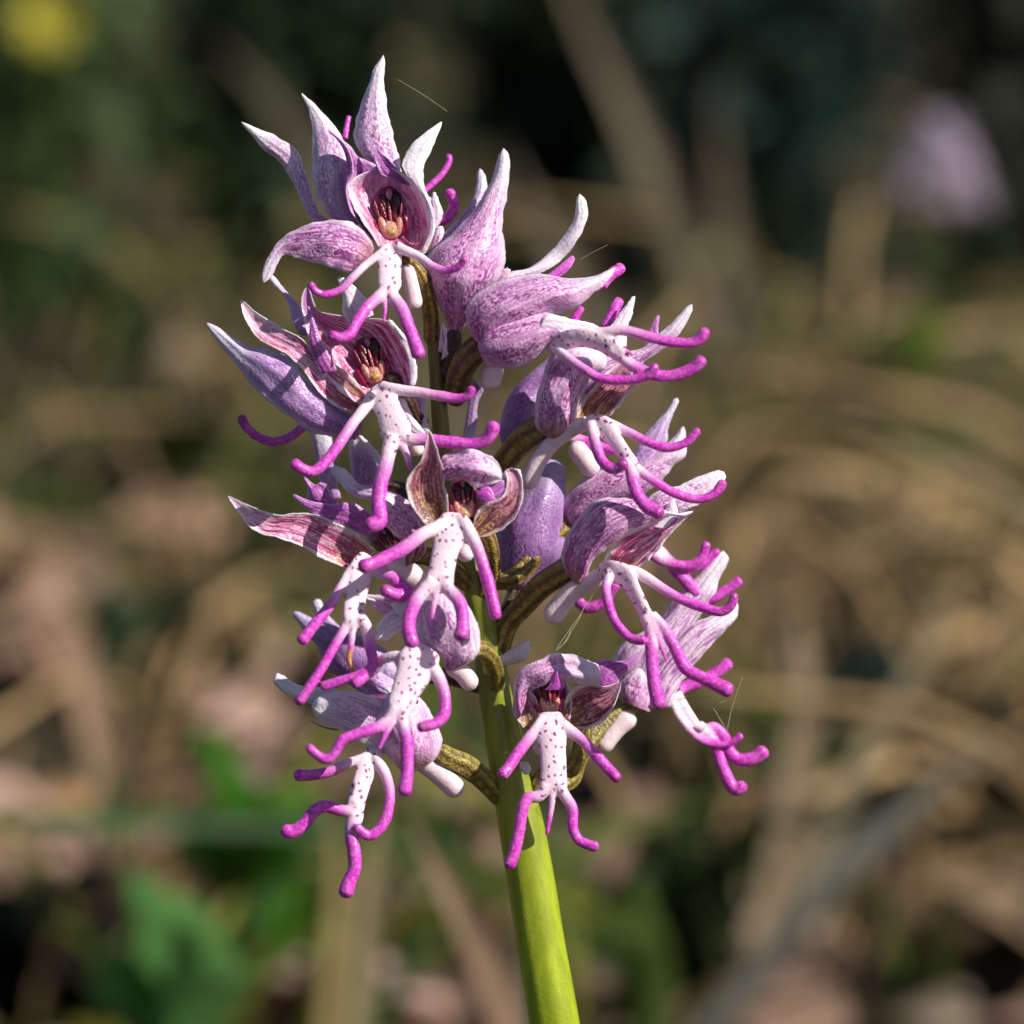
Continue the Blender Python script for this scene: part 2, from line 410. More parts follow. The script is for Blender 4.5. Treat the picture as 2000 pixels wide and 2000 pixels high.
def column(fl, at, s, z, ang=0, tone=0):
    """anther cavity with two dark lobes over a peach bowl; ang turns it clockwise (degrees)."""
    c = setz(q(at), z)[0]; a = math.radians(ang)
    R_ = np.array([math.cos(a), -math.sin(a), 0]); Up = np.array([math.sin(a), math.cos(a), 0]); Zv = np.array([0, 0, 1.0])
    Vs, Fs, Cs = [], [], []; o = 0
    def add(V, F, col):
        nonlocal o
        Vs.append(V); Fs.extend(tuple(i+o for i in f) for f in F); Cs.append(np.broadcast_to(col, V.shape)); o += len(V)
    def el(x, y, zz, rx, ry, rz, col, tilt=0):
        t_ = math.radians(tilt); r2 = R_*math.cos(t_)+Up*math.sin(t_); u2 = Up*math.cos(t_)-R_*math.sin(t_)
        add(*ellips(c+R_*x*s+Up*y*s+Zv*zz*s, np.array([r2*rx*s, u2*ry*s, Zv*rz*s])), col)
    dk, rd, pk, pe = V3(.030,.002,.010), V3(.17,.005,.025), V3(.48,.12,.16), V3(.74,.36,.27)
    el(0, .25, -.30, .62, .85, .22, V3(.30,.03,.12))               # hollow behind
    el(.20, .45, -.12, .24, .46, .16, dk, -8); el(-.22, .40, -.10, .22, .44, .16, rd*.5, 10)
    el(-.22, .10, .02, .11, .46, .10, rd, 12); el(.16, .02, .04, .11, .46, .10, rd, -6)
    el(0, .05, .03, .07, .50, .10, pk, 2); el(-.40, .15, -.02, .05, .50, .08, pk*.7, 14); el(.36, .12, -.02, .05, .46, .08, pk*.7, -12)
    el(.02, .80, -.04, .11, .20, .10, V3(.40,.20,.26))                # anther cap
    el(0, -.42, .0, .40, .34, .20, pe); el(-.28, -.28, .05, .15, .34, .14, pe*V3(1, .8, .85), 12); el(.28, -.28, .05, .15, .34, .14, pe*V3(1, .8, .85), -12)
    el(0, -.50, .16, .16, .12, .08, V3(.62,.42,.12))
    el(-.50, -.40, -.02, .16, .34, .14, V3(.36,.015,.08), 14); el(.48, -.30, -.02, .14, .36, .14, V3(.34,.01,.09), -10)
    return finish(fl, 'column', np.concatenate(Vs), Fs, M_COLUMN, dict(Col=np.concatenate(Cs)))

# ---------------------------------------------------------------- the orchid
STEM_PX = setz(q('X 838,470 840,560 848,660 856,760 864,860 884,960 908,1060 930,1150 948,1230 962,1320 980,1420 1000,1520 1020,1620 1038,1720 1058,1850 1084,2000'), 0)
STEM_R = np.interp(np.arange(len(STEM_PX)), [0, 2, 5, 7, 9, 11, 12, 15], [9, 14, 19, 24, 31, 40, 45, 49])
sw = world(STEM_PX)
low = sw[-1]; dirn = sw[-1]-sw[-2]; dirn /= np.linalg.norm(dirn)
ext = [low+dirn*.03+np.array([0, 0, -.004]), low+np.array([.016, -.006, -.075]), low+np.array([.019, -.006, -.13]), np.array([low[0]+.020, low[1]-.006, -.02])]
ORCHID_W = np.array([low[0]+.020, low[1]-.006, 0.0])
ORCHID = empty('orchid', ORCHID_W, None, 'tall spotted pink and white orchid in sharp focus with dangling magenta limbed flowers', 'orchid')
sx_ = catmull(np.c_[np.array(list(sw)+ext), list(STEM_R*U)+[.0026, .0028, .003, .003]], 150); sc_, sr = sx_[:, :3], sx_[:, 3]
STEM_TOP = sc_[0][2]
V, F, t = tube(sc_, sr, sr, 28, ribs=7, amp=.022, twist=2, cap=False)
k = np.clip((STEM_TOP-V[:, 2:3])/.055-.25, 0, 1); C = V3(.17,.15,.03)+(V3(.34,.43,.016)-V3(.17,.15,.03))*k
mkmesh('stem', V, F, M_STEM, ORCHID, dict(Col=C), origin=ORCHID_W)

# top flower
f = flower(770, 470, 90, 'topmost open flower with pale upright pointed sepals and a dark crimson throat')
petal(f, 'sepal', 'A 700,1400 640,1340 560,1180 500,1040 400,910 270,800 190,700 118,618', 'A 800,1360 720,1300 640,1100 590,950 545,830 420,735 270,670 128,606', z=[40, 10, 20], b=.45, pal='pale', label='pale outer sepal pointing up')
petal(f, 'sepal', 'A 860,1420 760,1300 680,1150 650,1000 660,800 640,560 572,398', 'A 1040,1400 960,1290 935,1180 955,1020 930,850 850,680 720,520 580,395', z=[70, 60, 30], b=.5, pal='pale', spk=.75)
petal(f, 'sepal', 'A 1180,1100 1080,930 990,800 968,700 985,590 1035,440 1088,320 1115,220 1192,105', 'A 1400,1100 1330,960 1300,840 1255,640 1212,420 1196,300 1207,180 1198,105', z=[50, 45, 40], b=.45, pal='pale')
petal(f, 'sepal', 'A 1470,1600 1530,1480 1545,1360 1510,1220 1430,1090 1360,1000 1335,930 1370,830 1440,740 1550,660 1628,602', 'A 1505,1620 1580,1440 1580,1330 1545,1200 1505,1100 1500,960 1560,820 1605,710 1640,618', z=[120, 125, 90], b=.25, pal='wht', spk=.35)
petal(f, 'sepal', 'A 1150,1640 1110,1540 1040,1430 950,1370 820,1352 680,1366 530,1415 420,1495 345,1590 295,1690 272,1780 285,1822', 'A 1100,1690 1040,1735 900,1742 780,1702 650,1672 520,1634 445,1615 410,1650 375,1730 335,1795 300,1826', z=[105, 150, 140, 150], b=.30, pal='out', spk=1.1, vein=.9, tipw=.05, olive=.28)
petal(f, 'petal', 'A 1200,1560 1060,1440 960,1290 905,1150 910,1090 965,1010 945,860 880,750 780,668', 'A 1330,1100 1240,1050 1180,1010 1130,950 1080,915 1010,870 940,790 870,730 790,672', z=[95, 125, 115], zr=[70, 75, 110], b=-.35, pal='pur', vein=.9)
petal(f, 'sepal', 'A 1160,1560 1080,1420 990,1290 925,1160 915,1105 985,1030 1080,985 1150,975', 'A 1480,1600 1545,1500 1562,1370 1515,1220 1430,1080 1340,1000 1240,960 1170,968', z=[120, 112, 95], b=-.62, pal='rose', vein=.9, spk=.8, label='hollow inner side of the hood streaked with crimson')
petal(f, 'petal', 'A 1180,1010 1130,900 1125,830 1118,770', 'A 1400,1100 1320,990 1240,900 1180,850 1122,768', z=[100, 105, 100], b=-.2, pal='pur')
column(f, 'A 1245,1330', 56, 88, -4)
lip(f, 'A 1250,1545 1240,1700 1238,1880 B 1170,140', [24, 24, 23, 25], [
    limb('A 1190,1590,135 1060,1690,145 960,1785,155 B 890,142,160 800,172,165 735,150,170 698,98,175', 10, 9, tint=(.3, .75), dark=.4),
    limb('A 1320,1565,135 1450,1620,150 1550,1690,165 1650,1732,175 1740,1715,185 1790,1670,190 1812,1622,195', 11, 9, tint=(.3, .8), dark=.35),
    limb('B 1140,170,185 1050,250,205 985,340,225 950,410,235 895,437,240 812,412,245', 14, 12, tint=(-.2, .5), dark=.45),
    limb('B 1200,170,185 1260,260,200 1300,360,210 1340,470,220 1372,565,225', 14, 16, tint=(-.1, .6), dark=.3),
    limb('B 1160,190,188 1157,270,195 1150,345,200', 9, 4, tint=(-.3, .8), dark=0)], z=[120, 150, 185])
spur(f, 'B 1290,-10 1320,120 1345,265', 13, 17, z=[90, 95, 90])
ovary(f, 'B 1255,-70,85 1370,40,80 1415,180,55 1440,330,20 1440,480,0', 10, 15)
# flower turned away behind the top flower
f = flower(850, 480, -60, 'flower turned away behind the topmost flower, only magenta lobes and a pale sepal showing')
lip(f, 'A 1450,1200 1520,1240 1590,1260', [18, 18, 16], [
    limb('A 1480,1150 1560,1080 1640,1000 1690,910 1682,850', 8, 8, z=[-40, -60], tint=(-.5, .1)),
    limb('A 1540,1350 1640,1355 1715,1290 1722,1200 1672,1120', 13, 13, z=[-40, -30], tint=(-.5, .1)),
    limb('A 900,740 915,650 935,560', 8, 6, z=[-20, -40], tint=(-.5, .1)), ], z=-50)
petal(f, 'sepal', 'A 1500,1420 1540,1330 1550,1200 1570,1140', 'A 1600,1420 1640,1320 1610,1200 1580,1135', z=[-20, -20], b=.5, pal='wht')
petal(f, 'sepal', 'A 1500,1700 1520,1600 1560,1480 1610,1395', 'A 1600,1650 1640,1560 1655,1450 1640,1395', z=[10, 0], b=.5, pal='out')
ovary(f, 'A 1500,1500,-30 X 838,500,-10 840,560,0', 10, 12)

# upright closed flower right of the top flower
f = flower(895, 640, 20, 'tall closed flower seen from behind, tapering to one white upright tip')
petal(f, 'sepal', 'C 120,760 150,680 260,540 400,380 435,280 448,175', 'C 330,700 350,600 450,420 500,300 498,230 470,172', z=[10, -30], b=.6, pal='lil_shade')
petal(f, 'sepal', 'C 290,1105 215,930 150,800 130,740 180,640 300,540 430,400 530,230 568,100 590,58', 'C 350,1105 430,1000 530,860 600,750 607,640 590,480 615,320 634,170 625,90 602,55', z=[20, 60, 50, 30], b=.72, pal='out', label='broad speckled outer sepal with a long white tip', n=60, m=30)
petal(f, 'sepal', 'C 420,1020 470,900 530,810 600,740', 'C 470,1020 560,900 620,800 640,745', z=[35, 55], b=.5, pal='inn')
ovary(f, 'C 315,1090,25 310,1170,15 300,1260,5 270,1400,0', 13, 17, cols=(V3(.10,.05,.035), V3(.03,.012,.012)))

# egg shaped closed flower facing right
f = flower(950, 660, 60, 'rounded speckled closed flower facing right with one long white curled sepal')
petal(f, 'sepal', 'C 560,860 600,775 740,738 850,660 950,545 1000,450 1010,360 1022,318', 'C 640,900 720,810 850,752 960,662 1032,560 1078,450 1072,370 1038,318', z=[50, 20, 40], b=.45, pal='wht', label='long white upcurved sepal')
petal(f, 'petal', 'C 800,820 880,755 950,700 990,668', 'C 820,850 920,790 985,730 1005,680', z=[60, 40], b=.3, pal='mag')
petal(f, 'sepal', 'C 455,1190 395,1090 378,1000 425,900 540,828 660,788 830,775 970,800 1100,790 1190,755 1230,735', 'C 520,1230 600,1150 720,1080 860,1020 1000,975 1100,905 1170,840 1215,790 1240,745', z=[90, 110, 100], b=.85, pal='out', n=60, m=30)
petal(f, 'sepal', 'C 450,1170 500,1080 620,1030 750,1003 850,1002 980,1038 1100,1058 1156,1095', 'C 455,1215 500,1292 590,1318 700,1302 800,1245 870,1175 960,1132 1080,1118 1156,1105', z=[105, 135, 140], b=.8, pal='out', n=60, m=30)
petal(f, 'sepal', 'C 820,1030 850,1004 930,1020 1050,1048 1130,1070 1160,1098', 'C 780,1110 850,1110 940,1105 1050,1110 1120,1115 1158,1106', z=[160, 150, 145], b=.35, pal='wht')
lip(f, 'C 860,1195,110 930,1160,150 1030,1140,180 1130,1155,190 1210,1195,195 1290,1265,200', [17, 19, 20, 21, 21, 16], [
    limb('C 1000,1125,175 1110,1110,185 1190,1108,195 1270,1098,200 1400,1128,205 1550,1165,205 1680,1168,205 1738,1125,205 1744,1080,205', 12, 13, tint=(.25, .7)),
    limb('C 880,1185,130 960,1255,180 1060,1325,200 1150,1372,205 1300,1384,210 1410,1362,215 1455,1320,220 1458,1285,222', 13, 12, tint=(.15, .6)),
    limb('C 1260,1240,195 1340,1305,200 1430,1345,205 1560,1360,208 1680,1315,212 1742,1252,215', 14, 14, tint=(-.1, .5)),
    limb('C 1250,1190,195 1300,1215,205 1338,1240,208', 7, 4, tint=(.1, .7), dark=0),
    limb('C 1180,1090,40 1220,1000,30 1262,912,20', 13, 13, tint=(-.5, .05)),
    limb('C 1150,840,70 1215,775,60 1250,755,55 1278,722,50', 14, 13, tint=(-.5, .05)),
    limb('C 990,1050,60 1020,1000,60 1045,960,60', 11, 9, tint=(-.5, .05))], z=150)
spur(f, 'C 540,1270 530,1350 510,1440', 23, 19, z=[60, 55, 50])
ovary(f, 'C 500,1160,80 420,1225,75 360,1310,55 335,1420,30 310,1520,5', 24, 22, cols=(V3(.24,.15,.04), V3(.09,.03,.03)))
petal(f, 'bract', 'X 862,705 868,660 862,630', 'X 880,690 876,650 864,628', z=20, b=.3, pal='wht')

# right hand flower under the egg shaped one
f = flower(1085, 850, 60, 'open flower below the egg shaped one with a brown tinged speckled hood and wide spread lip')
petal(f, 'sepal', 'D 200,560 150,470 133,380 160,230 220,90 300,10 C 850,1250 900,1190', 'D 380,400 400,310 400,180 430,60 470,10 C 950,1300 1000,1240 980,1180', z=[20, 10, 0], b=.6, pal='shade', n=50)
petal(f, 'sepal', 'C 1140,1180 1190,1100 1260,1000 1335,900', 'C 1300,1200 1310,1080 1335,990 1350,905', z=[80, 60], b=.35, pal='wht', spk=.3)
petal(f, 'petal', 'C 1400,1190 1430,1100 1470,1010', 'C 1490,1180 1480,1110 1488,1012', z=[90, 80], b=.2, pal='pur')
petal(f, 'sepal', 'C 900,1400 960,1300 1200,1230 1380,1200 1500,1105 1600,1010 1664,942', 'C 1130,1500 1250,1385 1400,1280 1550,1172 1650,1045 1682,958', z=[90, 100, 95], b=.5, pal='pale', spk=.7, vein=.9, n=56)
petal(f, 'sepal', 'D 690,300 715,180 790,90 860,10 C 1180,1340 1290,1270', 'D 900,292 965,245 1050,130 1130,20 C 1330,1360 1350,1320', z=[110, 130, 120], b=-.35, pal='olv')
petal(f, 'sepal', 'D 490,436 405,350 386,250 395,130 430,15 C 870,1240 940,1178 1040,1160', 'D 560,436 650,375 690,270 735,130 805,10 C 1110,1370 1180,1310 1190,1230', z=[110, 120, 110], b=.7, pal='out', vein=.8, spk=1.0, n=56, m=30, olive=.32, label='speckled hood fading to brown at its base')
lip(f, 'D 780,300,140 860,330,160 950,420,180 1040,545,190 1120,660,195', [14, 22, 17, 15, 16], [
    limb('D 795,320,150 810,400,170 835,500,185 880,600,195 950,655,205 1010,635,212 1052,590,218', 13, 13, tint=(.1, .6), dark=.5),
    limb('D 900,315,160 1060,385,175 1200,455,185 1350,500,190 1480,465,190 1585,362,190', 12, 10, tint=(.1, .55)),
    limb('D 1080,640,195 1100,750,205 1140,850,212 1200,925,220 1320,985,228', 13, 16, tint=(-.15, .3), dark=.5),
    limb('D 1120,640,195 1260,745,195 1400,828,192 1560,872,190 1690,835,188 1765,735,185', 11, 11, tint=(-.05, .4))], z=150)
spur(f, 'D 770,310,130 650,370,115 530,450,100 430,570,90 370,690,85 330,800,80', 15, 18)
ovary(f, 'D 520,330,90 400,370,80 290,450,60 180,590,30 90,690,10 X 940,960,0 900,1010,0', 26, 17)

# flower behind it
f = flower(1110, 1020, -90, 'flower half hidden behind the right hand hoods, with two pale pointed sepal tips')
petal(f, 'sepal', 'D 860,760 1000,640 1100,540 1180,410 1280,300 1370,190 1395,128', 'D 1120,760 1270,610 1340,480 1362,350 1402,240 1444,145', z=[-60, -70], b=.5, pal='lil_shade')
petal(f, 'sepal', 'D 640,1120 565,960 620,840 740,728 880,658 1100,615 1250,555 1350,470 1420,400 1445,345', 'D 760,1060 1000,920 1200,830 1330,725 1405,630 1475,560 1486,450 1482,350', z=[-80, -50, -60], b=.75, pal='out', n=56, m=28)
spur(f, 'D 660,470 740,570 830,690', 19, 21, z=[-20, -50])
lip(f, 'D 1180,1240 1270,1260 1340,1330', [14, 16, 14], [
    limb('D 1240,1270 1300,1315 1400,1345 1510,1355 1590,1310 1640,1180', 12, 11, z=[-90, -90], tint=(-.5, .1)),
    limb('D 1440,1375 1520,1375 1610,1345 1680,1275 1730,1245', 12, 10, z=[-105, -110], tint=(-.5, .1)),
    limb('D 1290,1260 1380,1350 1480,1460 1590,1590', 15, 15, z=[-100, -110], tint=(-.3, .3)),
    limb('D 1570,1610 1680,1590 1790,1525 1890,1455', 13, 12, z=[-115, -120], tint=(-.6, .05)),
    limb('D 970,1480 900,1600 830,1650 760,1660 690,1600', 13, 13, z=[-60, -80], tint=(-.6, .05)),
    limb('D 650,430 740,445 850,490 990,525', 12, 11, z=[-50, -40], tint=(-.1, .4))], z=-95, spots=0)
ovary(f, 'D 660,1040,-80 500,1150,-60 X 1000,1130,-20 925,1130,0', 18, 16)
# large shaded hood behind the stem
f = flower(1000, 1160, -110, 'large dusky purple hood in shade, close behind the stem')
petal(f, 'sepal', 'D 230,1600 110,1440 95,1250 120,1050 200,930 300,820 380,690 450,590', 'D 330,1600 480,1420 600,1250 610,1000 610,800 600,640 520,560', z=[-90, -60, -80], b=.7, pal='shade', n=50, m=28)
petal(f, 'sepal', 'D 300,860 400,720 480,640', 'D 600,900 620,760 560,640', z=[-90, -100], b=.5, pal='lil_shade')
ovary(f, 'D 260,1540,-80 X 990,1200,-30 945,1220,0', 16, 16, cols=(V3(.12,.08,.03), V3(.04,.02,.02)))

# large right flower
f = flower(1130, 1130, 90, 'large side on flower with a smooth speckled hood and long hanging lip on the right')
petal(f, 'sepal', 'D 1150,960 1230,840 1350,790 1450,770 1600,700 1740,655', 'D 1300,1010 1420,985 1540,930 1640,880 1740,790 1785,700', z=[100, 80], b=.35, pal='pale', spk=.8)
petal(f, 'petal', 'D 1250,1080 1330,1000 1360,930 1382,872', 'D 1330,1090 1420,1000 1425,960 1395,870', z=[125, 120], b=.2, pal='wht')
petal(f, 'sepal', 'D 860,1400 920,1260 1050,1130 1200,1075 1320,1035 1450,1005 1495,985', 'D 1120,1395 1235,1290 1325,1185 1405,1090 1500,995', z=[95, 105, 110], b=-.3, pal='inn', label='inner sepal striped with deep crimson')
petal(f, 'petal', 'D 1200,1090 1290,1035 1350,1020 1430,1000', 'D 1260,1100 1330,1075 1390,1060 1440,1010', z=[122, 122], b=.3, pal='mag')
petal(f, 'sepal', 'D 690,1505 600,1380 585,1250 630,1120 710,1000 830,880 960,862 1150,882 1280,930 1400,975 1530,955', 'D 745,1500 790,1370 850,1280 1000,1172 1150,1092 1270,1035 1380,1005 1480,1000 1545,965', z=[100, 130, 115], b=.72, pal='out', spk=1.0, vein=.9, n=60, m=32, olive=.2, label='domed speckled hood')
lip(f, 'D 860,1400,110 950,1400,150 1040,1430,165 1110,1540,185 1180,1680,195 1250,1850,200 1275,1930,202', [16, 23, 24, 17, 15, 16, 13], [
    limb('D 930,1410,150 905,1520,170 930,1660,190 990,1790,205 1090,1885,215 1200,1895,222', 13, 12, tint=(.05, .5)),
    limb('D 1110,1400,165 1210,1450,175 1310,1520,180 1430,1590,185 1600,1655,190 1740,1690,195 1815,1640,198 1838,1550,200', 13, 11, tint=(.15, .6), dark=.45),
    limb('G 965,570,200 972,700,208 985,850,215 1018,1010,222', 13, 17, tint=(-.1, .25)),
    limb('G 1030,560,200 1090,660,200 1130,745,200 1165,795,202 1270,850,208 1410,918,215', 12, 17, tint=(-.1, .35)),
    limb('G 1005,590,205 1025,670,210 1055,752,212', 8, 4, tint=(-.2, .5))], z=150)
spur(f, 'D 900,1420,105 770,1480,95 660,1540,85 560,1660,75 485,1765,70', 17, 22)
ovary(f, 'D 700,1330,90 590,1400,75 440,1500,50 300,1650,25 190,1790,8 X 975,1280,0', 23, 18)

# far right hanging flower
f = flower(1270, 1360, -130, 'soft focus pale pink flower hanging out at the right, lip swinging sideways')
petal(f, 'sepal', 'G 830,1000 745,800 790,680 900,600 1000,540 1100,400 1200,310 1290,210 1340,155', 'G 1000,1000 1100,820 1160,700 1200,560 1300,420 1340,300 1390,210 1375,155', z=[-110, -110, -120], b=.5, pal='pale', spk=.5, vein=.9, n=50)
petal(f, 'sepal', 'G 850,1010 900,850 1060,660 1150,570 1300,500 1425,425', 'G 1070,1010 1140,860 1225,740 1335,620 1430,520 1445,440', z=[-90, -90, -100], b=.45, pal='pale', spk=.4, vein=1.0, n=50)
petal(f, 'sepal', 'G 800,960 790,900 830,830 900,780', 'G 960,1030 980,960 970,880 930,800', z=[-80, -75], b=.5, pal='out')
lip(f, 'O 200,1200 280,1320 370,1440', [16, 13, 10], [
    limb('O 180,1240 260,1390 370,1510 500,1555 600,1540 680,1480', 9, 9, z=[-100, -90], tint=(.2, .7)),
    limb('O 480,1540 530,1680 590,1820 640,1870 700,1820', 13, 15, z=[-105, -95], tint=(-.1, .35)),
    limb('O 420,1450 480,1430 550,1500 590,1600 660,1660 760,1650 850,1580', 11, 17, z=[-120, -120], tint=(-.1, .4)),
    limb('O 250,1160 360,1120 480,1060 600,970', 14, 14, z=[-140, -160], tint=(-.5, .05), dark=0)], z=-110, spots=0)
spur(f, 'G 880,1030 780,1110 690,1235', 22, 19, z=[-90, -80])
ovary(f, 'G 960,990,-95 850,1010,-95 700,1110,-75 580,1280,-45 530,1400,-20 X 1010,1570,0', 15, 14, cols=(V3(.36,.30,.06), V3(.20,.13,.04)))

# front lower flower
f = flower(1080, 1400, 88, 'lowest front flower on the right of the stem, a small figure with four spread limbs under a crumpled hood')
petal(f, 'sepal', 'G 640,900 655,770 720,738 800,748 860,722 910,698', 'G 700,960 760,920 805,855 845,800 882,760 912,702', z=[88, 78], b=.4, pal='pur', spk=1.0)
petal(f, 'sepal', 'G 480,1040 520,930 600,878 700,885 780,868 806,858', 'G 540,1108 640,1110 725,1062 775,990 795,930 810,866', z=[88, 108, 103], b=-.38, pal='olv')
petal(f, 'sepal', 'G 285,1112 232,1030 228,950 250,900', 'G 350,1100 365,1020 350,950 300,900', z=[103, 103], b=-.3, pal='olv')
petal(f, 'sepal', 'G 250,1080 228,980 230,880 258,790 360,748 440,710 540,710 640,742 700,765', 'G 300,960 300,915 335,895 400,872 450,840 500,838 560,868 640,885 700,890', z=[103, 123, 113], b=.42, pal='out', spk=1.0, m=26, n=52, wave=3, label='crumpled speckled hood')
petal(f, 'sepal', 'G 340,1080 290,1000 310,910 380,850 440,830', 'G 520,1080 545,990 530,900 500,850 460,830', z=[88, 88], b=-.4, pal='rose', spk=.4)
petal(f, 'petal', 'G 400,905 425,870 440,835 455,805', 'G 490,905 505,880 490,840 470,800', z=[134, 140], b=.3, pal='mag', tipw=.2)
column(f, 'G 425,950', 46, 98, 0)
lip(f, 'G 425,1035,103 430,1100,128 440,1220,143 445,1350,153 440,1480,158', [24, 31, 26, 26, 34], [
    limb('G 360,1110,128 300,1180,138 250,1250,148 200,1325,160 155,1375,173', 14, 14, tint=(.1, .6), dark=.45),
    limb('G 500,1100,128 600,1175,138 660,1240,143 730,1320,150 800,1395,158', 14, 13, tint=(.1, .6), dark=.5),
    limb('H 490,500,160 420,510,164 385,600,168 365,730,172 335,860,176 295,955,178', 13, 14, tint=(-.1, .3), dark=.15),
    limb('H 650,490,160 700,580,164 705,700,168 740,775,170 800,805,172 868,822,174', 13, 12, tint=(-.05, .4), dark=.3),
    limb('H 575,520,162 560,630,166 540,745,168', 9, 5, tint=(-.1, .5))], z=128)
spur(f, 'L 1260,1400,60 1130,1420,50 1020,1450,50', 16, 16)
ovary(f, 'G 560,960,75 610,1080,55 590,1230,40 540,1330,30 X 1075,1500,20 1015,1590,0', 15, 14, cols=(V3(.36,.30,.06), V3(.20,.13,.04)))

# central flower
f = flower(900, 1000, 170, 'central front flower with a white speckled cap and striped side lobes, lip hanging straight down')
petal(f, 'sepal', 'D -70,1080 -20,950 60,890 150,850 190,750 168,655', 'D -50,1160 60,1135 160,1085 255,1005 295,880 295,740 262,645', z=[185, 205, 195], b=-.35, pal='olv', label='right side lobe, brown and crimson striped')
petal(f, 'petal', 'M 1280,900 1300,760 1310,680 1380,600', 'M 1500,960 1600,860 1600,700 1580,610', z=[180, 170], b=.2, pal='wht', spk=.3)
petal(f, 'sepal', 'E 1400,700 1300,600 1252,480 1260,370 1340,270 1372,160 1388,78', 'E 1510,640 1510,500 1492,380 1475,290 1432,160 1402,78', z=[190, 215, 240], b=-.4, pal='olv', label='left side lobe with a tall pale tip')
petal(f, 'sepal', 'M 1000,1180 1100,1150 1250,1060 1380,960 1440,850', 'M 880,1000 980,900 1120,840 1260,790 1400,790', z=[200, 190], b=.3, pal='pur')
petal(f, 'petal', 'M 900,1020 980,1090 1080,1130 1150,1140', 'M 900,980 990,910 1100,900 1200,1060', z=[212, 214], b=.22, pal='mag', spk=.6, tipw=.35)
petal(f, 'sepal', 'M 330,620 360,400 580,330 800,300 960,340 1140,450 1250,600 1300,760', 'M 380,800 480,800 620,790 760,850 900,905 1040,900 1160,840 1280,790', z=[195, 215, 200], b=.55, pal='out', spk=1.3, m=26, n=50, wave=3.5, label='white speckled cap of the hood')
column(f, 'M 690,1120', 46, 186, -4)
lip(f, 'E 1555,625,190 1545,700,215 1500,850,235 1470,1000,250 1440,1130,262', [26, 36, 26, 26, 36], [
    limb('E 1450,700,225 1350,745,240 1230,835,255 1080,915,270 935,965,285', 15, 17, tint=(.15, .65), dark=.4),
    limb('E 1630,690,222 1690,800,235 1745,950,250 1790,1110,262 1832,1300,272', 15, 14, tint=(.15, .6), dark=.15),
    limb('E 1360,1110,262 1290,1210,275 1258,1340,285 1290,1485,292', 16, 16, tint=(.0, .5), dark=.3),
    limb('E 1510,1090,262 1590,1190,275 1612,1310,285 1595,1440,300', 14, 17, tint=(.0, .5), dark=.6),
    limb('E 1435,1140,265 1420,1220,270 1405,1305,275', 10, 5, tint=(-.1, .6), dark=0)], z=220)
spur(f, 'E 1600,800,150 1625,860,170 1635,890,195', 16, 17)
ovary(f, 'E 1640,600,150 1760,760,110 1790,900,70 1790,1020,30 X 935,1180,0', 17, 16)

# left mid flower
f = flower(730, 1060, 130, 'left hand flower with a long white tipped striped sepal pointing outward and thin splayed lobes')
petal(f, 'sepal', 'E 1330,740 1240,600 1150,545 1000,520 900,500 820,420 740,335', 'E 1400,690 1300,560 1200,490 1050,430 940,418 850,325 765,292', z=[125, 135, 100], b=.45, pal='pale', spk=.8, n=50, label='white strap shaped upper sepal')
petal(f, 'sepal', 'E 1200,780 1110,690 1060,600 1000,530', 'E 1390,760 1330,650 1250,560 1130,480', z=[130, 140], b=.5, pal='out', spk=1.0)
petal(f, 'petal', 'K 420,1190 260,1030 265,880 215,735', 'K 680,1050 570,950 500,815 430,785 360,815 232,722', z=[115, 120], b=.25, pal='pur', wave=2)
petal(f, 'petal', 'K 1050,1500 700,1330 450,1230 220,1100 70,955', 'K 1180,1280 860,1050 620,1055 400,1040 210,985 82,925', z=[110, 135, 130], b=.3, pal='pur', wave=1.6)
petal(f, 'petal', 'K 540,1150 640,1080', 'K 560,1150 760,1150', z=[150, 152], b=.3, pal='mag', tipw=.3)
petal(f, 'sepal', 'E 1060,860 960,770 800,680 640,610 500,612 430,622 300,590 180,540 84,492', 'E 880,975 700,905 560,825 400,765 280,735 180,645 84,502', z=[120, 145, 150], b=-.28, pal='inn', spk=.9, n=56, m=28, label='long white tipped sepal with crimson stripes')
petal(f, 'sepal', 'K 1050,1620 1010,1480 1100,1350 1230,1320', 'K 1300,1680 1430,1560 1420,1450 1330,1330', z=[105, 110], b=-.4, pal='olv', vein=.6)
column(f, 'E 1140,800', 30, 112, -30)
petal(f, 'sepal', 'E 1240,960 1228,880 1280,800', 'E 1320,920 1370,850 1365,780', z=[145, 145], b=.35, pal='olv', tipw=.1)
lip(f, 'E 1000,900,135 960,960,160 930,1090,180 905,1230,195 925,1370,205', [22, 26, 22, 23, 29], [
    limb('E 890,975,165 820,1090,185 750,1205,200 650,1330,215 550,1455,228', 11, 14, tint=(.15, .7), dark=.1),
    limb('E 1040,970,165 1140,1020,180 1215,1080,190 1250,1120,200 1190,1140,215 1075,1098,230', 14, 16, tint=(.05, .5), dark=.5),
    limb('E 845,1350,205 760,1500,222 660,1670,238 535,1850,250', 11, 12, tint=(-.05, .35), dark=.3),
    limb('E 985,1350,205 1010,1490,222 1025,1600,235 960,1650,240 810,1700,240 685,1742,240', 14, 11, tint=(-.05, .4), dark=.1),
    limb('E 1010,1640,238 950,1690,248 890,1730,255', 11, 13, tint=(-.6, .0), dark=.5),
    limb('E 895,1370,208 888,1440,214 880,1510,218', 9, 7, tint=(-.1, .9), dark=0)], z=170)
spur(f, 'E 1130,930,120 1250,1000,110 1370,1060,100', 24, 26)
o_ = spur(f, 'E 882,1490,217 872,1560,220 900,1635,224', 6, 5, col=V3(.50,.24,.10), name='withered_tip')
ovary(f, 'E 1250,870,100 1420,900,80 X 890,1120,30 925,1150,0', 16, 16)

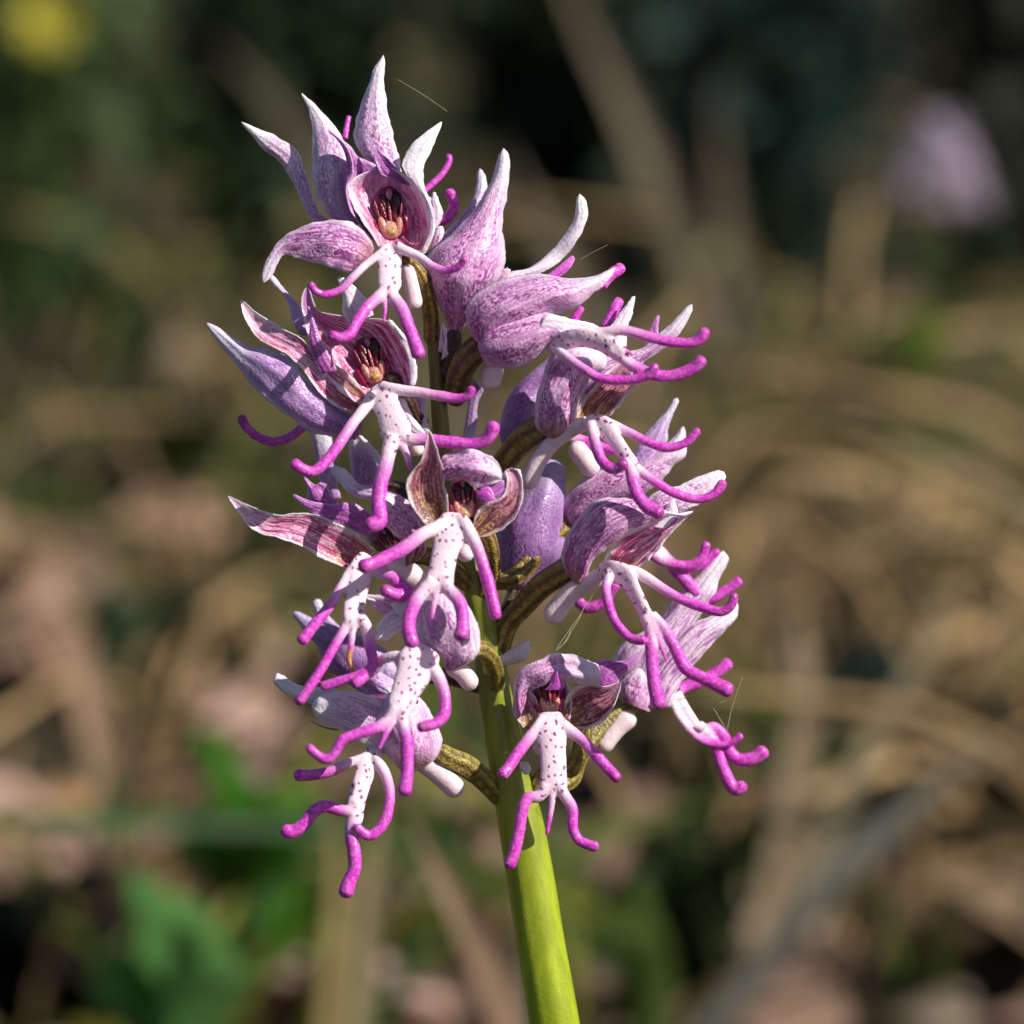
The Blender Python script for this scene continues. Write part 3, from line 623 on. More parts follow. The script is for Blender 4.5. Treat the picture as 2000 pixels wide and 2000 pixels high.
# upper left flower
f = flower(740, 760, 130, 'wide open flower on the upper left with crimson striped hood and pink spotted lip')
petal(f, 'sepal', 'B 640,420 600,350 555,200 470,100 438,45', 'B 720,420 680,350 640,240 570,165 478,50', z=[60, 20], b=.35, pal='lil_shade', spk=.15, vein=.1)
petal(f, 'sepal', 'B 1000,1060 900,1048 700,1004 560,905 430,805 330,695 240,575 150,472 62,352', 'B 1030,920 950,900 820,800 690,690 600,580 450,500 330,490 230,425 88,338', z=[90, 110, 80], b=.5, pal='lil_shade', n=56, m=28, label='shaded lilac outer sepal with a white tip')
petal(f, 'sepal', 'B 1000,905 850,843 740,745 655,622 580,552 480,492 380,432 310,322 276,200', 'B 1060,800 920,640 720,510 650,442 560,388 450,328 370,275 290,205', z=[115, 130, 110], b=-.3, pal='inn', n=52, label='inner sepal with crimson stripes and white margin')
petal(f, 'petal', 'B 950,360 905,280 900,180 866,74', 'B 1100,300 1060,215 985,130 895,60', z=[125, 125], b=.3, pal='wht', spk=.5)
petal(f, 'sepal', 'B 1030,850 900,770 790,640 715,510 690,410 655,280 655,190 678,122', 'B 1200,760 1342,710 1345,620 1285,470 1185,340 1000,315 830,295 745,265 696,130', z=[130, 125, 120], b=-.6, pal='rose', vein=1.3, spk=.5, n=56, m=30, label='hollow hood striped with crimson')
petal(f, 'petal', 'B 770,660 715,540 695,440 700,340 684,240', 'B 880,640 810,530 765,430 735,345 696,242', z=[128, 132, 128], b=.3, pal='pur', spk=.8)
petal(f, 'sepal', 'B 1310,730 1310,610 1250,450 1170,330', 'B 1345,730 1352,600 1292,440 1195,322', z=[135, 125], b=.3, pal='wht')
column(f, 'B 1080,590', 54, 92, -14)
lip(f, 'B 1110,740,125 1150,810,150 1190,900,170 1225,1000,185 1240,1080,195', [24, 28, 26, 32, 36], [
    limb('B 1060,830,150 960,960,175 880,1080,195 800,1190,210 720,1250,220 640,1225,225 590,1185,228', 13, 13, tint=(.15, .6), dark=.15),
    limb('B 1190,745,145 1350,765,160 1500,790,170 1610,805,175 1670,785,180 1692,730,185', 13, 11, tint=(.25, .85), dark=.3),
    limb('B 1190,1090,195 1165,1200,210 1130,1330,222 1118,1450,232 1125,1560,240 1035,1572,248', 17, 17, tint=(.0, .55), dark=.3),
    limb('B 1290,1050,192 1400,1055,196 1550,1070,200 1700,1082,205 1785,1045,210 1830,945,215', 14, 15, tint=(-.1, .45), dark=.05),
    limb('B 1265,1090,195 1295,1160,202 1315,1240,208', 11, 6, tint=(.0, .7), dark=.1)], z=150)
petal(f, 'sepal', 'B 1230,800 1240,880 1300,1000 1400,1030', 'B 1280,800 1300,850 1350,940 1410,1020', z=[140, 150], b=.3, pal='wht')
spur(f, 'B 1320,1020,130 1350,1100,140 1362,1150,150', 14, 14, col=V3(.86,.72,.72))
ovary(f, 'B 1180,650,100 1290,820,80 1330,900,50 1400,960,10', 15, 14, cols=(V3(.12,.06,.04), V3(.04,.015,.02)))

# shaded flower behind the upper left one
f = flower(760, 940, -90, 'shaded lilac flower behind the upper left one with a curled lobe coloured dark purple for shade')
petal(f, 'sepal', 'K 480,1000 400,700 340,400 280,120', 'K 700,1000 600,650 580,350 560,150', z=[-60, -40], b=.45, pal='lil_shade', spk=.3)
petal(f, 'sepal', 'K 880,900 810,700 780,450 800,250', 'K 1250,900 1200,560 1080,350 930,180', z=[-70, -40], b=.5, pal='lil_shade', spk=.7)
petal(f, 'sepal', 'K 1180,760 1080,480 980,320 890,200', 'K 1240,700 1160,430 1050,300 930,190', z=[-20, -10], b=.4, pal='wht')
petal(f, 'sepal', 'J 130,1100 140,1250 180,1400 270,1500', 'J 230,1100 250,1250 270,1380 300,1490', z=[40, 40], b=.4, pal='lil_shade', spk=.2)
petal(f, 'sepal', 'J 690,940 640,1240 600,1500 600,1620', 'J 800,1060 740,1220 730,1450 700,1620', z=[-40, -60], b=.4, pal='lil_shade', spk=.2)
lip(f, 'B 820,880 760,930 690,960', [13, 13, 12], [
    limb('B 720,930 650,985 580,1040 480,1068 380,1035 310,970 280,905', 11, 11, z=[-10, 0], tint=(-.5, .5), dark=.5)], z=-10, spots=0, base=V3(.50,.26,.56))  # purple base colour carries the shade on this lobe
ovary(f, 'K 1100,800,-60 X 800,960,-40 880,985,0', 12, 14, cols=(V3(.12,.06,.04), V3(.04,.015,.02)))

# lower left front flower
f = flower(860, 1300, 180, 'lower left front flower with a small speckled dome and heavily spotted pale lip')
petal(f, 'petal', 'E 1340,1330 1210,1370 1110,1432 1022,1425', 'E 1330,1230 1180,1240 1090,1290 1026,1405', z=[190, 200], b=.35, pal='wht', spk=.5, label='small pale pointed petal')
petal(f, 'petal', 'E 1260,1300 1180,1260 1140,1200', 'E 1300,1220 1240,1190 1160,1180', z=[205, 205], b=.3, pal='wht')
petal(f, 'petal', 'E 1260,1230 1120,1190 1040,1170 975,1145', 'E 1280,1180 1180,1150 1080,1140 985,1135', z=[185, 180], b=.3, pal='pale')
petal(f, 'petal', 'E 1200,1300 1080,1260 1010,1200 960,1145', 'E 1240,1230 1140,1200 1060,1180 1000,1150', z=[175, 170], b=.3, pal='out')
petal(f, 'sepal', 'E 1500,1640 1470,1530 1340,1460 1285,1350 1300,1230 1380,1150 1470,1110', 'E 1560,1625 1690,1560 1728,1440 1705,1310 1650,1200 1580,1130 1500,1105', z=[195, 205, 200], b=.62, pal='pale', spk=1.1, vein=.6, n=50, m=30, olive=.16, label='speckled dome of the hood')
lip(f, 'Q 1330,500,215 1290,580,235 1230,720,250 1150,900,262 1090,1090,275', [34, 42, 33, 27, 31], [
    limb('Q 1180,560,232 1040,560,225 950,595,215 900,640,205', 13, 11, tint=(.5, 1.6), dark=0),
    limb('Q 1390,640,240 1460,760,252 1510,920,265 1505,1080,275 1440,1160,282 1330,1190,290 1265,1200,296', 15, 13, tint=(.15, .6), dark=.6),
    limb('Q 1000,1140,275 880,1210,285 720,1260,292 590,1310,298 530,1420,300 460,1490,302 370,1450,304 270,1360,306', 15, 10, tint=(-.05, .35), dark=.15),
    limb('Q 1130,1140,275 1165,1300,285 1175,1480,292 1165,1650,298 1140,1820,304', 15, 16, tint=(-.1, .4), dark=.15),
    limb('Q 1030,1160,280 970,1280,288 915,1400,292', 11, 5, tint=(-.2, .6), dark=0)], z=240)
spur(f, 'F 1090,520,130 1170,560,125 1250,660,120', 20, 18)
ovary(f, 'E 1640,1480,170 1740,1500,140 1800,1570,90 1830,1680,40 X 970,1360,0', 17, 15, cols=(V3(.36,.30,.06), V3(.20,.13,.04)))

# lowest left flower
f = flower(820, 1480, 90, 'lowest left flower with a broad pale spotted sepal and bright magenta lobes dangling below')
petal(f, 'sepal', 'F 460,800 350,760 250,725 160,685 92,620', 'F 480,660 380,650 280,645 190,605 115,562', z=[70, 60], b=.35, pal='wht', label='narrow white sepal')
petal(f, 'sepal', 'F 860,1140 720,1020 580,955 460,885 350,832 312,772', 'F 940,900 760,760 620,690 480,668 380,690 322,728', z=[95, 110, 105], b=.35, pal='pale', spk=.6, n=50, m=28, label='broad pale sepal with pink spots', tipw=.08)
petal(f, 'sepal', 'F 480,890 380,870 320,840', 'F 460,900 390,885 315,850', z=[85, 80], b=.3, pal='pur')  # thin purple strip painted as shading along the broad sepal's bottom
petal(f, 'sepal', 'F 840,1140 740,1020 690,880 700,760 800,650', 'F 940,1130 1055,1020 1050,890 970,750 880,660', z=[100, 115, 105], b=.65, pal='out', spk=.7, n=46, m=28, olive=.3)
lip(f, 'F 680,1010,95 650,1070,115 610,1180,130 575,1310,145 560,1450,155', [17, 21, 19, 18, 17], [
    limb('F 640,1045,112 530,1085,120 430,1130,125 330,1152,128 215,1152,130', 11, 14, tint=(.2, .75), dark=.05),
    limb('F 690,1060,115 740,1150,130 765,1260,142 750,1380,152 705,1465,160 640,1500,165 560,1440,172', 13, 12, tint=(.1, .6), dark=.25),
    limb('F 560,1360,148 470,1350,152 390,1330,156 330,1360,160 270,1440,164 200,1480,166 145,1455,168', 13, 16, tint=(-.05, .35), dark=.05),
    limb('F 550,1430,155 545,1510,160 560,1590,165 565,1680,170 525,1780,174 508,1855,178', 14, 17, tint=(-.2, .25), dark=.15)], z=130)
spur(f, 'F 930,1060,80 1040,1140,72 1175,1262,65', 21, 21)
ovary(f, 'F 1010,1010,85 1100,1060,72 1180,1090,60 1270,1150,40 1340,1220,20 X 985,1570,0', 21, 17, cols=(V3(.36,.30,.06), V3(.20,.13,.04)))

# blue shaded flower behind the left side
f = flower(760, 1330, -120, 'dusky blue lilac hood in shade behind the left hand lobes')
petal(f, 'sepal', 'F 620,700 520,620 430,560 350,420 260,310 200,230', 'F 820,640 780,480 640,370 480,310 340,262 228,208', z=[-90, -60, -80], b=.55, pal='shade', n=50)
petal(f, 'sepal', 'F 440,400 350,260 318,160', 'F 560,380 420,240 362,140', z=[-110, -120], b=.4, pal='lil_shade')
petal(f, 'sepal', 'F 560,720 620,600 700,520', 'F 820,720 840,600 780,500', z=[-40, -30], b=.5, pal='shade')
petal(f, 'sepal', 'F 580,640 640,690 720,690', 'F 700,560 800,620 820,690', z=[60, 60], b=.4, pal='lil_shade')
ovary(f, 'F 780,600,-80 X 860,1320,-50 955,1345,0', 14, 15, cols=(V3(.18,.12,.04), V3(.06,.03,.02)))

# bracts at the foot of the ovaries
def bract(txtL, txtR, z, col='wht', b=.4):
    o = petal(BR, 'bract', txtL, txtR, z=z, b=b, pal=col, spk=.1, n=24, m=12, thick=2); return o
BR = ORCHID; ORIGIN[ORCHID.name] = ORCHID_W
bract('L 640,560 760,470 900,380 990,350', 'L 700,620 820,600 940,560 1000,420', [25, 35])
bract('J 360,720 380,560 400,450', 'J 440,720 440,600 405,445', [15, 20], 'pale')
bract('L 880,1560 900,1640 940,1700', 'L 960,1560 1000,1620 990,1680', [45, 50], 'wht')

# ---------------------------------------------------------------- background: woodland floor behind the orchid
def at(x, y, d):
    """world point seen at photograph pixel x, y at distance d along the view axis."""
    return CAM + d*(FWD+(x-1000)*U/DIST*RGT+(1000-y)*U/DIST*UPV)
def ray_ground(x, y):
    v = FWD+(x-1000)*U/DIST*RGT+(1000-y)*U/DIST*UPV
    return CAM+v*(-CAM[2]/v[2])
def mat_leafy(name, trans=.3, rough=.55, scale=40.0, mottle=.35):
    g = NT(name); C = g.attr('Col'); tc = g.n('TexCoord')
    var = g.mix(g.ramp(g.noise(tc.outputs['Object'], scale, 3, .6), .3, .7), (1-mottle,)*3, (1+mottle*.5,)*3)
    c = g.mix(1.0, C, var, 'MULTIPLY'); g.fin(c, rough, .3)
    tr = g.n('BsdfTranslucent'); g.l(c, tr.inputs[0]); mx = g.n('MixShader'); mx.inputs[0].default_value = trans
    out = g.t.nodes['Material Output']; g.l(g.b.outputs[0], mx.inputs[1]); g.l(tr.outputs[0], mx.inputs[2]); g.l(mx.outputs[0], out.inputs[0])
    return g.m
M_LEAF, M_DRY, M_BARK = mat_leafy('green_leaf', .35), mat_leafy('dry_leaf', .2, .7), mat_leafy('bark', 0, .85)
def mat_ground():
    g = NT('woodland_soil'); tc = g.n('TexCoord'); o = tc.outputs['Object']
    a = g.ramp(g.noise(o, 5, 5, .6), .35, .65); b_ = g.ramp(g.noise(o, 14, 4, .6), .4, .6); c3 = g.ramp(g.noise(o, 1.3, 3), .45, .6)
    c = g.mix(a, (.012, .010, .006), (.050, .036, .020)); c = g.mix(g.math('MULTIPLY', b_, .4), c, (.085, .060, .036))
    c = g.mix(g.math('MULTIPLY', c3, .6), c, (.030, .045, .016))
    h = g.noise(o, 60, 5, .6); g.bump(h, .8, .01)
    return g.fin(c, .9, .2)
# gently uneven ground sheet, fine near the plant and coarse towards the horizon
gx = np.unique(np.concatenate([np.linspace(-4, 4, 81), np.linspace(-120, -4, 20), np.linspace(4, 120, 20)]))
gy = np.unique(np.concatenate([np.linspace(-2, 7, 91), np.linspace(-40, -2, 12), np.linspace(7, 220, 30)]))
def gz(x, y):
    r = max(0, 1-abs(y-2)/6)
    return (mnoise.noise((x*1.1, y*1.1, 4))*.03+mnoise.noise((x*3.1, y*3.1, 9))*.012)*(1 if y > .65 else max(0, (y-.4)/.25)) + max(0, y-3)*.03
V = [(x, y, gz(x, y)) for y in gy for x in gx]; nx = len(gx)
F = [(j*nx+i, j*nx+i+1, (j+1)*nx+i+1, (j+1)*nx+i) for j in range(len(gy)-1) for i in range(nx-1)]
mkmesh('ground', V, F, mat_ground(), kind='structure')

class Soup:
    def __init__(s): s.V, s.F, s.C, s.o = [], [], [], 0
    def add(s, V, F, c):
        V = np.asarray(V, float); s.V.append(V); s.F += [tuple(i+s.o for i in f) for f in F]; s.C.append(np.broadcast_to(c, (len(V), 3))); s.o += len(V)
    def build(s, name, mat, parent=None, origin=None, kind=None):
        return mkmesh(name, np.concatenate(s.V), s.F, mat, parent, dict(Col=np.concatenate(s.C)), kind=kind, origin=origin)
def blade(p, w, fold=.35, n=10, up=None, tip=.15, mid=None):
    """grass blade or strap leaf along 3-D points p, half width w, V folded."""
    c = catmull(np.asarray(p, float), n); T = unit(np.gradient(c, axis=0))
    ref = np.array([0, -1.0, .3]) if up is None else np.asarray(up, float)
    B = unit(np.cross(T, ref)); N = np.cross(B, T); s = np.linspace(0, 1, n)
    ww = w*np.minimum(1, (1-s)/max(tip, 1e-3)*.8+.06)*(.7+.3*np.minimum(1, s/.2)) if mid is None else w*(np.sin(np.pi*(s**mid)*.97+.03)*.97+.03)
    V = np.concatenate([np.array([c[i]-B[i]*ww[i]+N[i]*ww[i]*fold, c[i]-N[i]*.0004, c[i]+B[i]*ww[i]+N[i]*ww[i]*fold]) for i in range(n)])
    F = []
    for i in range(n-1):
        a = i*3; F += [(a, a+1, a+4, a+3), (a+1, a+2, a+5, a+4)]
    return V, F
def topx(p):
    v = np.asarray(p, float)-CAM; d = v.dot(FWD); return 1000+v.dot(RGT)/d*DIST/U, 1000-v.dot(UPV)/d*DIST/U
def spot(dmin, dmax, spread=.36, pw=1.0):
    y = dmin+(dmax-dmin)*rng.random()**pw; x = (rng.random()*2-1)*(spread*y+.12); return x, y
TAN = [V3(.30,.20,.11), V3(.36,.25,.15), V3(.40,.26,.19), V3(.22,.13,.07), V3(.30,.19,.15), V3(.14,.085,.05), V3(.42,.33,.24)]
# fallen leaves
sp = Soup()
for k in range(2700):
    x, y = spot(.62, 5, .42, 1.5); X, Y = topx((x, y, 0))
    if Y < 900 and rng.random() < .6: continue
    warm = X < 750 and Y > 1050
    a = rng.uniform(0, 6.28); ln = rng.uniform(.012, .030)*(1.25 if warm else 1); z = gz(x, y)+rng.uniform(.002, .014)+(.01 if warm else 0)*rng.random()
    d = np.array([math.cos(a), math.sin(a), rng.uniform(-.4, .5)]); c0 = np.array([x, y, z])
    p = [c0-d*ln, c0+np.array([0, 0, ln*rng.uniform(-.3, .5)]), c0+d*ln]
    up = np.array([rng.normal(0, .35), rng.normal(-.2, .35), 1])
    Vb, Fb = blade(p, ln*rng.uniform(.35, .6), rng.uniform(-.3, .4), 6, up, mid=.8)
    c = TAN[rng.integers(len(TAN))]*rng.uniform(.4, 1.0)
    if warm: c = [V3(.46,.27,.19), V3(.50,.32,.24), V3(.42,.25,.12), V3(.20,.12,.07), V3(.54,.36,.32), V3(.10,.06,.03)][rng.integers(6)]*rng.uniform(.6, 1.35)
    sp.add(Vb, Fb, c)
sp.build('leaf_litter', M_DRY, kind='stuff')['label'] = 'brown fallen leaves covering the woodland floor'
# dry grass, thickest to the right of the orchid
sp = Soup()
for k in range(5200):
    x, y = spot(.80, 3.2, .40, 1.4); X, Y = topx((x, y, .05))
    dens = .75 if (X > 1250 and 650 < Y < 1500) else .30 if X > 1250 else .12 if Y > 1200 else .22
    if Y < 480: dens *= .15
    if rng.random() > dens: continue
    h = rng.uniform(.03, .10); ln = rng.normal(0, .7, 2)*h; b0 = np.array([x, y, gz(x, y)])
    p = [b0, b0+np.array([ln[0]*.35, ln[1]*.35, h*.7]), b0+np.array([ln[0], ln[1], h*rng.uniform(.5, 1)])]
    Vb, Fb = blade(p, rng.uniform(.0009, .0022), .3, 6)
    sp.add(Vb, Fb, V3(.50,.34,.17)*rng.uniform(.4, 1.15) if rng.random() < .75 else V3(.22,.20,.06)*rng.uniform(.5, 1.0))
sp.build('dry_grass', M_DRY, kind='stuff')['label'] = 'thin dry grass over the woodland floor'
# living grass
sp = Soup()
for k in range(4200):
    x, y = spot(.74, 3.6, .40, 1.5); X, Y = topx((x, y, .05))
    dens = .55 if (250 < X < 1350 and Y > 1500) else .6 if (X > 1350 and 560 < Y < 950) else .45 if (X < 900 and Y < 1100) else .12
    if rng.random() > dens: continue
    h = rng.uniform(.03, .09); ln = rng.normal(0, .6, 2)*h; b0 = np.array([x, y, gz(x, y)])
    p = [b0, b0+np.array([ln[0]*.3, ln[1]*.3, h*.7]), b0+np.array([ln[0], ln[1], h])]
    Vb, Fb = blade(p, rng.uniform(.001, .0026), .3, 6)
    c = [V3(.13,.20,.025), V3(.25,.26,.035), V3(.05,.13,.03)][rng.integers(3)] if Y > 1400 else [V3(.065,.105,.015), V3(.11,.12,.02), V3(.03,.075,.02)][rng.integers(3)]
    sp.add(Vb, Fb, c*rng.uniform(.6, 1.1))
sp.build('green_grass', M_LEAF, kind='stuff')['label'] = 'short green grass among the fallen leaves'

# low shrubs that close the view, leaves coloured dark for woodland shade
def shrub(x, y, w, h, n, col, label, lw=.013):
    root = empty('shrub', (x, y, gz(x, y)), None, label, 'shrub', 'low shrubs behind the orchid')
    o = np.array([x, y, gz(x, y)]); br, lf = Soup(), Soup()
    for k in range(max(8, n//32)):
        a = rng.uniform(0, 6.28); e = np.array([math.cos(a)*w*rng.uniform(.2, .9), math.sin(a)*w*.6*rng.uniform(.2, .9), h*rng.uniform(.5, 1)])
        c = catmull(np.array([[0, 0, -.01], e*[.25, .25, .5], e]), 8); r = np.linspace(.004, .0012, 8)
        Vb, Fb, t = tube(c, r, r, 6); br.add(Vb+o, Fb, V3(.07,.05,.03))
        for i in range(70):
            s = rng.uniform(.15, 1); b0 = c[int(s*7)]+rng.normal(0, w*.11, 3)*[1, 1, .8]
            if b0[2] < .004: b0[2] = abs(b0[2])+.006
            d = unit(rng.normal(0, 1, 3)+[0, 0, .4]); l = lw*rng.uniform(.7, 1.5)
            Vb, Fb = blade([b0, b0+d*l+[0, 0, l*.15], b0+d*l*2], l*.5, .25, 5, rng.normal(0, .6, 3)+[0, -.3, 1], mid=.85)
            lf.add(Vb+o, Fb, col*rng.uniform(.6, 1.3))
    br.build('branches', M_BARK, root, o); lf.build('foliage', M_LEAF, root, o)
    return root
DG, TEAL, OLVG = V3(.022,.050,.018), V3(.022,.055,.045), V3(.060,.075,.022)  # foliage greens kept dark, standing in for woodland shade
shr = [(-.275,1.92,.12,.24,480,V3(.10,.16,.06),'olive green leafy shrub below the yellow flower'),
       (-.13,2.02,.13,.22,480,DG,'bushy green shrub darkened for shade behind the tip of the topmost flower'),
       (.025,2.10,.13,.27,520,DG*.8,'green shrub darkened most for shade, behind the dry leaning grass stalk'),
       (.145,1.98,.11,.25,480,TEAL,'bluish green small leaved shrub beside the dry grass stalks'),
       (.285,2.02,.12,.27,480,V3(.026,.030,.018),'green shrub darkened almost black for shade behind the blurred pink orchid'),
       (-.34,2.45,.16,.42,420,V3(.10,.22,.06),'bright green tall shrub around the yellow flower'),
       (-.17,2.65,.17,.40,420,TEAL*.9,'tall blue green shrub in the second row, left of the stalks'),
       (.05,2.75,.18,.42,440,TEAL*.8,'tall teal shrub in the second row behind the topmost flower'),
       (.24,2.7,.16,.42,420,TEAL*1.3,'tall grey green shrub in the second row by the blurred orchid'),
       (.42,2.8,.18,.42,400,DG*.8,'tall green shrub darkened near black for shade in the second row at the far side')]
def clump(px, py, col, label, w=.035, h=.035):  # small dark plants added to make dark gaps in the floor
    b0 = ray_ground(px, py); r = shrub(b0[0], b0[1], w, h, 260, col, label, .007); r.name = 'dark_gap_plant'; tag(r, label, 'plant', 'low plants added as dark gaps on the woodland floor')
for a in shr: shrub(*a)
clump(1450, 1640, V3(.018,.04,.02), 'dark green low plant added as a dark gap between the dry grass, below the far hanging flower')
clump(1880, 1330, V3(.018,.045,.03), 'dark teal low plant added as a dark gap right of the pale arched blade')
clump(1700, 1620, V3(.03,.06,.05), 'grey green low plant added as a dark gap beside the grey fallen stem')
clump(1260, 1960, V3(.03,.06,.012), 'deep green low plant added as a dark gap just right of the orchid stem')
clump(120, 1930, V3(.012,.02,.016), 'blackish low plant added as a dark gap among the pink brown fallen leaves')
clump(330, 1340, V3(.025,.05,.02), 'deep green low plant added as a dark gap left of the narrow white sepal')
clump(330, 950, V3(.025,.045,.012), 'dark green low plant added as a dark gap beyond the long striped left sepal')
clump(1900, 1780, V3(.02,.035,.02), 'dark low plant added as a dark gap beyond the lower end of the grey fallen stem')

# single grass stalks
def stalk(name, pts, w, col, label, group, mat=None, fold=.3, ground=True):
    P_ = [at(*p) for p in pts]
    if ground:
        d = P_[-1]-P_[-2]; d = d/np.linalg.norm(d); d[2] = min(d[2], -.25); d /= np.linalg.norm(d)
        e = P_[-1]; k = (e[2]-gz(e[0], e[1]))/-d[2]
        if k > .01: P_ += [e+d*k*.5, e+d*k*1.02]
    P_ = np.array(P_)[::-1]; o = np.array([P_[0][0], P_[0][1], P_[0][2]])
    Vb, Fb = blade(P_, w, fold, 26, tip=.3)
    ob = mkmesh(name, Vb, Fb, mat or M_DRY, None, dict(Col=np.broadcast_to(col, Vb.shape)), origin=o); ob.location = o
    return tag(ob, label, 'grass', group)
DRY = V3(.30,.24,.16); G1 = 'dry grass stalks behind the orchid'
stalk('grass_stalk', [(1060,-150,1.45),(1150,60,1.45),(1240,240,1.45),(1330,460,1.46),(1400,650,1.48)], 0.0055, DRY*.75, 'broad dry grass blade leaning from the top beside the topmost flower', G1)
stalk('grass_stalk', [(1395,150,1.5),(1415,350,1.5),(1440,560,1.5),(1460,720,1.5)], .0045, DRY*.55, 'dull upright grass blade standing beside the leaning dry blade', G1)
stalk('grass_stalk', [(980,280,1.45),(1060,430,1.45),(1160,600,1.45)], .0060, DRY*.6, 'dim grass blade behind the tall closed flower', G1)
stalk('grass_stalk', [(400,60,1.4),(520,180,1.4),(640,330,1.4),(740,520,1.4)], .0060, DRY*.6, 'greyish dry blade crossing behind the left sepals of the topmost flower', G1)
stalk('grass_stalk', [(1540,770,.78),(1760,860,.78),(2010,985,.78),(2150,1060,.78)], .0036, V3(.42,.33,.17), 'straw coloured fallen stalk slanting down beside the large right flower', G1)
stalk('grass_stalk', [(640,1500,.75),(665,1700,.75),(640,2050,.75)], .0021, V3(.46,.36,.16), 'golden dry blade rising below the lowest left flower', G1)
stalk('grass_stalk', [(800,1590,.62),(890,1760,.62),(980,1930,.62),(1040,2060,.62)], .0052, V3(.34,.22,.14), 'broad brown dead leaf blade leaning against the foot of the stem', G1)
stalk('grass_stalk', [(960,1480,.45),(985,1600,.45),(1010,1760,.45),(1022,1900,.45),(1030,2080,.45)], .0010, V3(.16,.17,.11), 'thin grey green blade curving close beside the orchid stem', G1, M_LEAF)
stalk('grass_stalk', [(100,1010,.9),(170,1300,.9),(230,1600,.9)], .0050, V3(.36,.24,.15), 'wide tan blade upright among the fallen leaves on the far left', G1)
stalk('grass_stalk', [(1560,1160,.85),(1580,1350,.85),(1540,1600,.85)], .0040, V3(.36,.27,.17), 'tan upright blade right of the far hanging flower', G1)
stalk('grass_stalk', [(1870,1080,.85),(1820,1250,.85),(1680,1500,.85),(1540,1800,.85)], .0026, V3(.34,.28,.18), 'pale arched blade bending over the dry grass at the right', G1)
stalk('grass_stalk', [(1960,1420,.8),(1800,1560,.8),(1640,1700,.8),(1480,1900,.8)], .0034, V3(.15,.15,.13), 'grey fallen stem lying diagonally at the lower right', G1)
stalk('grass_stalk', [(760,1480,.7),(730,1700,.7),(700,2050,.7)], .0026, V3(.34,.28,.15), 'narrow straw blade below the white spur of the lowest left flower', G1)

# broad green leaves at the lower left
def leafplant(name, base, leaves, col, label, w):
    b0 = ray_ground(*base); root = empty(name, b0, None, label, 'plant', 'green leafy plants on the woodland floor')
    for (x, y, d, ww) in leaves:
        tip = at(x, y, d); m = (b0+tip)/2+np.array([0, 0, .02])
        Vb, Fb = blade([b0+rng.normal(0, .004, 3)*[1, 1, 0], m, tip], ww, .3, 14, mid=.9, up=[.5, -.8, .6])
        mkmesh('leaf', Vb, Fb, M_LEAF, root, dict(Col=np.broadcast_to(col*rng.uniform(.8, 1.2), Vb.shape)), origin=b0)
GR = V3(.07,.27,.02)
leafplant('leafy_plant', (470,1960), [(385,1430,.80,.010), (500,1560,.80,.010), (640,1600,.80,.012), (330,1690,.82,.010)], GR, 'bright green broad leaved plant left of the lowest magenta lobes', .01)
leafplant('leafy_plant', (300,2250), [(250,1720,.72,.012), (380,1830,.70,.014), (470,1880,.68,.013), (180,1960,.72,.011)], V3(.12,.30,.08), 'pale blue green leafed plant low on the left, below the bright green one', .01)
leafplant('leafy_plant', (1230,2200), [(1180,1800,.72,.008), (1300,1850,.72,.008), (1240,1700,.74,.007)], V3(.09,.15,.03), 'olive green leafed plant just right of the orchid stem', .008)
leafplant('leafy_plant', (240,700), [(80,560,1.5,.016), (130,440,1.5,.016), (200,520,1.5,.015)], V3(.05,.11,.04), 'dark green broad leaves beyond the shaded lilac sepal tip', .01)
leafplant('leafy_plant', (1730,900), [(1700,700,1.35,.012), (1790,800,1.3,.012), (1840,640,1.3,.012)], V3(.10,.16,.02), 'yellow green leaves beside the straw coloured fallen stalk', .01)

# the yellow flower at the top left
def yellow_flower():
    c = at(100, 25, 1.78); b0 = np.array([c[0]-.02, c[1]+.02, gz(c[0]-.02, c[1]+.02)])
    root = empty('yellow_flower', b0, None, 'blurred yellow flower at the edge of the shrubs, upper left', 'flower')
    cc = catmull(np.array([b0-[0, 0, .01], (b0+c)/2+[.006, 0, .01], c]), 12); r = np.full(12, .0014)
    Vb, Fb, t = tube(cc, r, r, 8); mkmesh('stem', Vb, Fb, M_LEAF, root, dict(Col=np.broadcast_to(V3(.10,.18,.04), Vb.shape)), origin=b0)
    for k in range(9):
        a = 2*math.pi*k/9; d = np.array([math.cos(a), -.45, math.sin(a)])
        Vb, Fb = blade([c, c+d*.009, c+d*.017+[0, 0, -.003]], .0068, .2, 7, [0, -1, .2], mid=.7)
        mkmesh('petal', Vb, Fb, M_DRY, root, dict(Col=np.broadcast_to(V3(.62,.54,.06), Vb.shape)), origin=b0)
yellow_flower()

